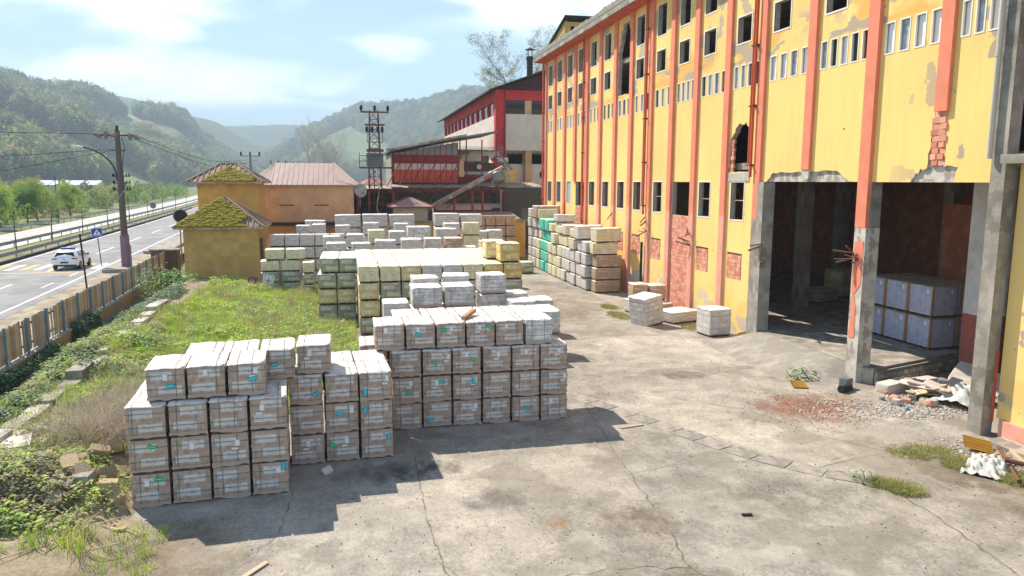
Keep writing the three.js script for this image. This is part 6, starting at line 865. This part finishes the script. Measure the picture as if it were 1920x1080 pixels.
scatter('reddish_herb', sprayGeo(8, 34, 0.2, 0.24, 0.075), 1500, r => { const a = r() * 6.3, q = Math.sqrt(r()), x = -7.45 + Math.cos(a) * q * 1.6, z = -17.1 + Math.sin(a) * q * 1.25; return [x, bankH(x, z) - 0.02, z]; }, [[0.3, 0.32, 0.1], [0.38, 0.34, 0.14], [0.34, 0.2, 0.14], [0.2, 0.28, 0.08], [0.44, 0.38, 0.2], [0.42, 0.3, 0.22]], 28, 'low mound of olive and reddish herbs at the yard edge', 'weeds', 0.6, 1.3);
scatter('fence_ivy', sprayGeo(9, 22, 0.16, 0.2, 0.11), 1300, r => { const z = -25 - r() * 14, y = 0.0 + r() * (0.2 + 0.9 * fbm(z * 0.5, 3, 2)); return fbm(z * 0.35 + 7, 2, 2) > 0.45 ? [FX(z) + 0.2 + r() * 0.15, y, z] : null; }, deep, 29, 'ivy hanging over the ochre fence wall', 'ivy', 0.6, 1.3);
// moss and grass at the right
const blobAt = (L) => r => { const [x, z, a, b] = L[r() * L.length | 0], t = r() * 6.3, q = Math.sqrt(r()); const X_ = x + Math.cos(t) * a * q, Z_ = z + Math.sin(t) * b * q; return X_ > 17.8 ? null : [X_, 0.0, Z_]; };
scatter('crack_grass', tuftGeo(10, 12, 0.075, 0.005, 0.08), 2600, blobAt([[14.9, -16.4, 0.9, 0.45], [15.4, -15.4, 0.6, 0.5], [15.8, -14.3, 0.5, 0.4], [16.4, -13.6, 0.8, 0.4], [12.7, -14.3, 0.35, 0.3], [12.5, -14.7, 0.3, 0.3], [16.9, -33.6, 0.7, 0.9], [14.3, -37.5, 0.5, 1.3], [14.7, -40.2, 0.4, 0.8]]), [[0.36, 0.36, 0.09], [0.42, 0.38, 0.16], [0.28, 0.34, 0.08]], 30, 'short yellow-green grass growing from the yard joints', 'grass', 0.6, 1.5);
scatter('yard_edge_grass', tuftGeo(11, 10, 0.14, 0.006, 0.1), 420, r => [-5.4 + (r() - 0.3) * 2.4, 0.0, -12.6 - r() * 3.4], [...fresh, ...dull], 31, 'sparse grass tufts at the muddy yard corner', 'grass', 0.5, 1.3);
function bush(name, x, y, z, s, mat, seed, label, n = 260, h = 1, leafS = 0.16) { const g = thing(name, label, 'bush', [x, y, z]); const r = rng(seed), st = []; for (let k = 0; k < 9; k++) st.push(bar([0, 0, 0], [(r() - 0.5) * 1.2, h * (0.5 + r() * 0.4), (r() - 0.5) * 1.2], 0.015, 4)); M('stem', merge(st), bark, g); M('foliage', sprayGeo(seed, n, 0.9, h, leafS), mat, g); g.scale.setScalar(s); return g; }
bush('elder_bush', -10.9, 0.1, -47.6, 1.5, leafMat(0x5f9a3c), 41, 'broad-leaved green bush between the fence and gatehouse', 420, 1.5);
bush('elder_bush', -10.2, 0.0, -49.8, 1.3, leafMat(0x6aa544), 42, 'leafy green bush against the gatehouse corner', 340, 1.4);
bush('elder_bush', -9.2, 0.2, -46.0, 1.0, leafMat(0x8a7a5c), 43, 'brownish withered bush below the gatehouse', 300, 0.8);
bush('fern_bush', -7.9, 0.3, -30.6, 1.0, leafMat(0x5b8a3a), 44, 'dark fern clump beside the broken low wall', 280, 1.0, 0.2);
bush('fern_bush', -8.4, 0.4, -27.4, 0.9, leafMat(0x4f7c34), 45, 'dark leafy clump on the broken low wall', 280, 0.9, 0.18);
bush('yard_plant', 16.3, 0.05, -23.9, 0.55, leafMat(0x4f8a34), 46, 'green leafy plant at the foot of the loading bay column', 120, 0.7, 0.22);
bush('yard_plant', 12.15, 0.02, -15.0, 0.34, leafMat(0x3f7a2e), 47, 'small dark green plant growing out of the drain', 120, 0.7, 0.2);
// ---------- stones, debris, slabs ----------
{ const r = rng(55), geos = [1, 2, 3, 4, 5].map(k => { const g = rumple(0.36, 0.24, 0.3, k * 9, 0.22, 0.12, [3, 3, 3]); return g; }), mats = [mot([172, 152, 118], 121, { amt: 0.4, size: 0.6 }), mot([150, 134, 106], 122, { amt: 0.4, size: 0.6 }), MT.concrete, mot([140, 92, 70], 123, { size: 0.6 })];
  const size = ['large', 'flat', 'small', 'squarish', 'tilted'], tone = ['sandy', 'brown', 'grey', 'reddish'], near = ['near left block corner', 'herb mound', 'leafy weeds', 'yard edge', 'dead stems'];
  for (let k = 0; k < 30; k++) { const x = -5.1 - r() * 1.5 + (k > 24 ? -1.2 * r() : 0), z = -16.6 - r() * 2.9, mi = k % 7 === 6 ? 3 : r() * 3 | 0, gi = r() * 5 | 0, s = 0.5 + r() * 1.1; const m = M('rubble_stone', geos[gi], mats[mi]); m.position.set(x, bankH(x, z) - 0.02, z); m.rotation.set((r() - 0.5) * 0.7, r() * 6, (r() - 0.5) * 0.7); m.scale.set(s, s * (0.7 + r() * 0.5), s); tag(m, `${size[k % 5]} ${tone[mi]} rubble stone by the ${near[(k / 5 | 0) % 5]}${['', ', half sunk', ', leaning'][k % 3]}`, 'stone', 'rubble stones beside the near left block'); }
  const bl = M('concrete_block', rumple(0.9, 0.42, 1.5, 5, 0.04, 0.04), MT.render); bl.position.set(-8.3, 0.35, -20.2); bl.rotation.y = 0.3; tag(bl, 'pale flat concrete block lying in the ivy at the picture edge', 'block');
}
const slabM = [mot([146, 141, 133], 141, { amt: 0.4, fine: 0.2, size: 1.5 }), mot([138, 133, 125], 142, { amt: 0.4, fine: 0.2, size: 1.5 })];
{ const g = thing('drain_cover', 'line of concrete cover slabs over the drain crossing the yard', 'drain', [0, 0, 0]), r = rng(66), pts = [[7.0, -24.2], [8.0, -22.1], [9.05, -19.9], [10.2, -17.4], [11.4, -15.8], [12.2, -15.1]], c = new THREE.CatmullRomCurve3(pts.map(([x, z]) => V(x, 0, z))), n = 12; g.userData.kind = 'structure'; delete g.userData.category;
  for (let k = 0; k < n; k++) { const p = c.getPointAt((k + 0.5) / n), t = c.getTangentAt((k + 0.5) / n), m = M('slab', new RoundedBoxGeometry(0.62, 0.07, c.getLength() / n - 0.03, 1, 0.012), slabM[r() * 2 | 0], g); m.position.set(p.x, -0.016 + r() * 0.008, p.z); m.rotation.y = Math.atan2(t.x, t.z); } }
{ const r = rng(71); // heap in the doorway
  const piece = (name, geo, mat, x, y, z, rx, ry, rz, label, cat, group = 'rubbish in the loading bay') => { const m = M(name, geo, mat); m.position.set(x, y, z); m.rotation.set(rx, ry, rz); return tag(m, label, cat, group); };
  piece('white_board', rumple(1.5, 0.34, 0.5, 3, 0.05), MT.greyPink, 18.55, 0.02, -21.75, 0, 0.25, 0.04, 'pale broken slab lying before the block step', 'slab');
  piece('white_board', rumple(1.1, 0.3, 0.4, 4, 0.05), MT.greyPink, 19.9, 0.03, -22.0, 0, 0.3, -0.05, 'second pale slab farther along the block step', 'slab');
  piece('leaning_sheet', rumple(1.1, 0.05, 1.7, 6, 0.1), mot([196, 190, 182], 131, { size: 1 }), 21.4, 0.4, -21.2, 0.2, 0.5, 0.5, 'grey sheet leaning against the red-brown column foot', 'sheet');
  piece('plaster_sheet', rumple(0.45, 0.05, 1.5, 7, 0.1), MT.greyPink, 19.2, 0.36, -20.2, 0.3, 0.5, 0.1, 'long cream board sloping down the rubble heap', 'board');
  for (let k = 0; k < 14; k++) piece('broken_board', rumple(0.28 + r() * 0.2, 0.04, 0.8 + r() * 0.7, k, 0.12), [MT.woodPale, MT.greyPink, MT.woodGrey][k % 3], 18.35 + r() * 1.3, 0.2 + r() * 0.3, -21.2 + r() * 0.9, (r() - 0.5) * 0.8, r() * 3, (r() - 0.5) * 0.8, `${['splintered cream', 'chalky white', 'grey weathered'][k % 3]} board ${['on top of', 'under', 'beside', 'across', 'behind', 'at the end of', 'in the middle of'][k % 7]} the doorway ${k < 7 ? 'rubble heap' : 'board pile'}`, 'board');
  piece('plastic_heap', (() => { const g = new THREE.PlaneGeometry(1.9, 1.3, 24, 18).rotateX(-Math.PI / 2), p = g.attributes.position; for (let i = 0; i < p.count; i++) { const x = p.getX(i), z = p.getZ(i); p.setY(i, 0.5 * Math.exp(-(x * x * 1.6 + z * z * 3)) * (0.5 + fbm(x * 4, z * 4, 4)) + 0.1 * vn(x * 9, z * 9)); } g.computeVertexNormals(); return g; })(), std(0xbabcba, 0.7, { side: THREE.DoubleSide }), 19.7, 0.08, -20.0, 0, 0.4, 0, 'crumpled white plastic sheeting at the back of the rubble heap', 'plastic sheet');
  piece('plastic_heap', (() => { const g = new THREE.PlaneGeometry(1.7, 0.9, 44, 28).rotateX(-Math.PI / 2), p = g.attributes.position; for (let i = 0; i < p.count; i++) { const x = p.getX(i), z = p.getZ(i); p.setY(i, 0.2 * Math.exp(-(x * x * 1.6 + z * z * 4)) * (0.2 + 1.6 * fbm(x * 5 + 7, z * 5, 4)) + 0.14 * (vn(x * 9 + z * 3, z * 12) - 0.45)); } g.computeVertexNormals(); return g; })(), std(0xb6b8b4, 0.7, { side: THREE.DoubleSide }), 15.8, 0.0, -15.1, 0, 0.6, 0, 'crumpled white plastic sheeting on the weeds by the annex', 'plastic sheet');
  for (let k = 0; k < 12; k++) { const q = 0.6 + r() * 0.9, m = piece('plaster_lump', rumple(0.28 * q, 0.16 * q, 0.22 * q, k * 3, 0.3, 0.15, [3, 3, 3]), [MT.render, MT.concrete, brickMats[1]][k % 3], 17.3 + r() * 1.3, 0.01, -21.0 + r() * 1.2, (r() - 0.5) * 0.5, r() * 6, (r() - 0.5) * 0.5, `${['chalky', 'grey', 'brick red'][k % 3]} rubble lump ${['before the pale slab', 'beside the column foot', 'under the cream board', 'on the gravel'][k / 3 | 0]}`, 'rubble'); }
  const cor = (w, l) => { const g = new THREE.PlaneGeometry(w, l, 36, 2).rotateX(-Math.PI / 2), p = g.attributes.position; for (let i = 0; i < p.count; i++) p.setY(i, 0.035 * Math.sin(p.getX(i) * 60)); g.computeVertexNormals(); return g; };
  const ym = std(0xb98f2e, 0.6, { side: THREE.DoubleSide });
  piece('corrugated_sheet', cor(0.75, 0.5), ym, 15.6, 0.06, -23.0, 0.08, 1.2, 0, 'small yellow corrugated sheet lying near the green plant', 'sheet', 'yellow corrugated sheets'); piece('corrugated_sheet', cor(0.6, 0.7), ym, 16.65, 0.14, -16.3, 0.3, 1.0, 0.1, 'bent yellow corrugated sheet at the foot of the annex', 'sheet', 'yellow corrugated sheets');
  piece('rusty_pipe', new THREE.CylinderGeometry(0.06, 0.06, 2.6, 10).rotateX(Math.PI / 2), MT.rust, 16.9, 0.22, -13.9, 0.08, 0.75, 0, 'long rusty pipe across the weeds beside the annex', 'pipe'); piece('rusty_pipe', new THREE.CylinderGeometry(0.05, 0.05, 2.2, 10).rotateX(Math.PI / 2), MT.rust, 16.2, 0.16, -14.9, 0.05, -0.6, 0, 'shorter rusty pipe leaning over the white plastic', 'pipe'); piece('timber', box(0.12, 0.1, 1.9), MT.woodGrey, 16.7, 0.1, -14.9, 0, -0.5, 0, 'grey timber lying below the annex kerb', 'timber');
  const rb = thing('metal_roller', 'rusty drum and box leaning at the loading bay column foot', 'scrap', [16.95, 0, -22.35], 0.4, 'rubbish in the loading bay'); M('box_frame', rumple(0.42, 0.36, 0.3, 5, 0.06).translate(0.1, 0.02, 0), MT.steel, rb); M('drum', new THREE.CylinderGeometry(0.13, 0.13, 0.55, 14).rotateZ(Math.PI / 2).translate(-0.35, 0.13, 0.25), MT.dark, rb);
  piece('paper_scrap', rumple(0.32, 0.16, 0.26, 9, 0.5, 0.2), MT.greyPink, -0.6, 0.01, -18.25, 0.3, 0.5, 0.2, 'crumpled whitish scrap in the shade before the middle block', 'litter', 'small litter'); piece('orange_scrap', rumple(0.2, 0.1, 0.14, 9, 0.4, 0.2), std(0xd27a24, 0.7), 17.9, 0.02, -21.4, 0, 0.5, 0, 'orange scrap beside the loading bay column', 'litter', 'small litter'); piece('blue_scrap', rumple(0.3, 0.05, 0.1, 9, 0.3, 0.2), std(0x37a0cf, 0.6), 17.35, 0.03, -19.8, 0, 0.8, 0, 'bright blue scrap on the grey grit', 'litter', 'small litter');
  piece('wood_plank', box(0.1, 0.03, 0.9), MT.woodPale, -1.9, 0.03, -13.6, 0, 2.5, 0, 'pale broken plank at the lower picture edge', 'plank', 'stray planks'); piece('wood_plank', box(0.09, 0.03, 0.8), MT.woodGrey, 8.1, 0.025, -20.0, 0, 1.75, 0, 'grey stick lying on the yard beside the stack shadow', 'plank', 'stray planks'); piece('wood_plank', box(0.07, 0.04, 0.22), MT.dark, 8.35, 0.03, -13.9, 0, 1.4, 0, 'short black stick in the middle of the yard', 'plank', 'stray planks'); piece('wood_plank', box(0.12, 0.04, 0.75), MT.woodPale, -5.0, 0.05, -16.0, 0, 1.5, 0, 'pale plank at the corner of the near left block', 'plank', 'stray planks'); piece('wood_plank', box(0.14, 0.1, 0.95), MT.wood, 3.55, 3.22, -21.9, 0.1, -0.5, 0.1, 'brown timber offcut lying on top of the near right block', 'plank', 'stray planks');
  for (let k = 0; k < 9; k++) piece('dry_stick', bar([0, 0, 0], [0.3 + r() * 0.5, 0.03, (r() - 0.5) * 0.4], 0.014, 5), k % 2 ? MT.woodPale : MT.woodGrey, ...(() => { const x = -6.6 + r() * 2, z = -16.2 + r() * 1.8; return [x, bankH(x, z) + 0.03, z]; })(), 0, r() * 6, 0, `${k % 2 ? 'pale' : 'grey'} dry stick ${['by the herb mound', 'on the muddy corner', 'near the lower picture edge', 'across another stick', 'beside grass tufts', 'farthest out on the mud', 'next to the stones', 'half buried in mud', 'at the picture corner'][k]}`, 'stick', 'dry sticks on the mud');
  scatter('rubble_gravel', lump(0.04, 3, 1.4, 0.7, 1, 0, 0.7), 1900, rr => { const q = rr(); const [x, z, a, b] = q < 0.5 ? [17.7, -19.7, 1.6, 1.0] : q < 0.75 ? [18.8, -20.8, 1.2, 0.8] : q < 0.9 ? [16.6, -15.6, 1.1, 1.6] : [15.4, -20.2, 1.6, 1.0]; const t = rr() * 6.3, s = Math.pow(rr(), 0.7); return [x + Math.cos(t) * a * s, 0.015, z + Math.sin(t) * b * s]; }, [[0.5, 0.47, 0.43], [0.38, 0.35, 0.31], [0.45, 0.43, 0.4], [0.36, 0.28, 0.22]], 81, 'broken plaster and brick grit strewn before the loading bay', 'rubble', 0.15, 1.2, std(0xffffff, 0.95));
  scatter('brick_chips', lump(0.022, 8, 1.4, 0.7, 1, 0, 0.6), 1300, rr => { const t = rr() * 6.3, q = rr() * (0.4 + rr()) * 1.3; return [14.6 + Math.cos(t) * 2.2 * q, 0.012, -20.6 + Math.sin(t) * 1.6 * q]; }, [[0.34, 0.13, 0.07], [0.42, 0.18, 0.1], [0.26, 0.11, 0.07], [0.4, 0.3, 0.24]], 83, 'crushed red brick chips scattered on the yard', 'rubble', 0.15, 0.9, std(0xffffff, 0.95));
  scatter('yard_grit', lump(0.011, 5, 1.3, 0.6, 1, 0, 0.5), 2200, rr => { const x = -4 + rr() * 21, z = -9 - rr() * 30; return (x < 6.6 && z < -16.6) ? null : [x, 0.012, z]; }, [[0.2, 0.18, 0.15], [0.4, 0.37, 0.32], [0.1, 0.09, 0.08]], 82, 'loose grit scattered over the concrete yard', 'gravel', 0.4, 1.6, std(0xffffff, 0.95));
}
renderer.render(scene, camera);
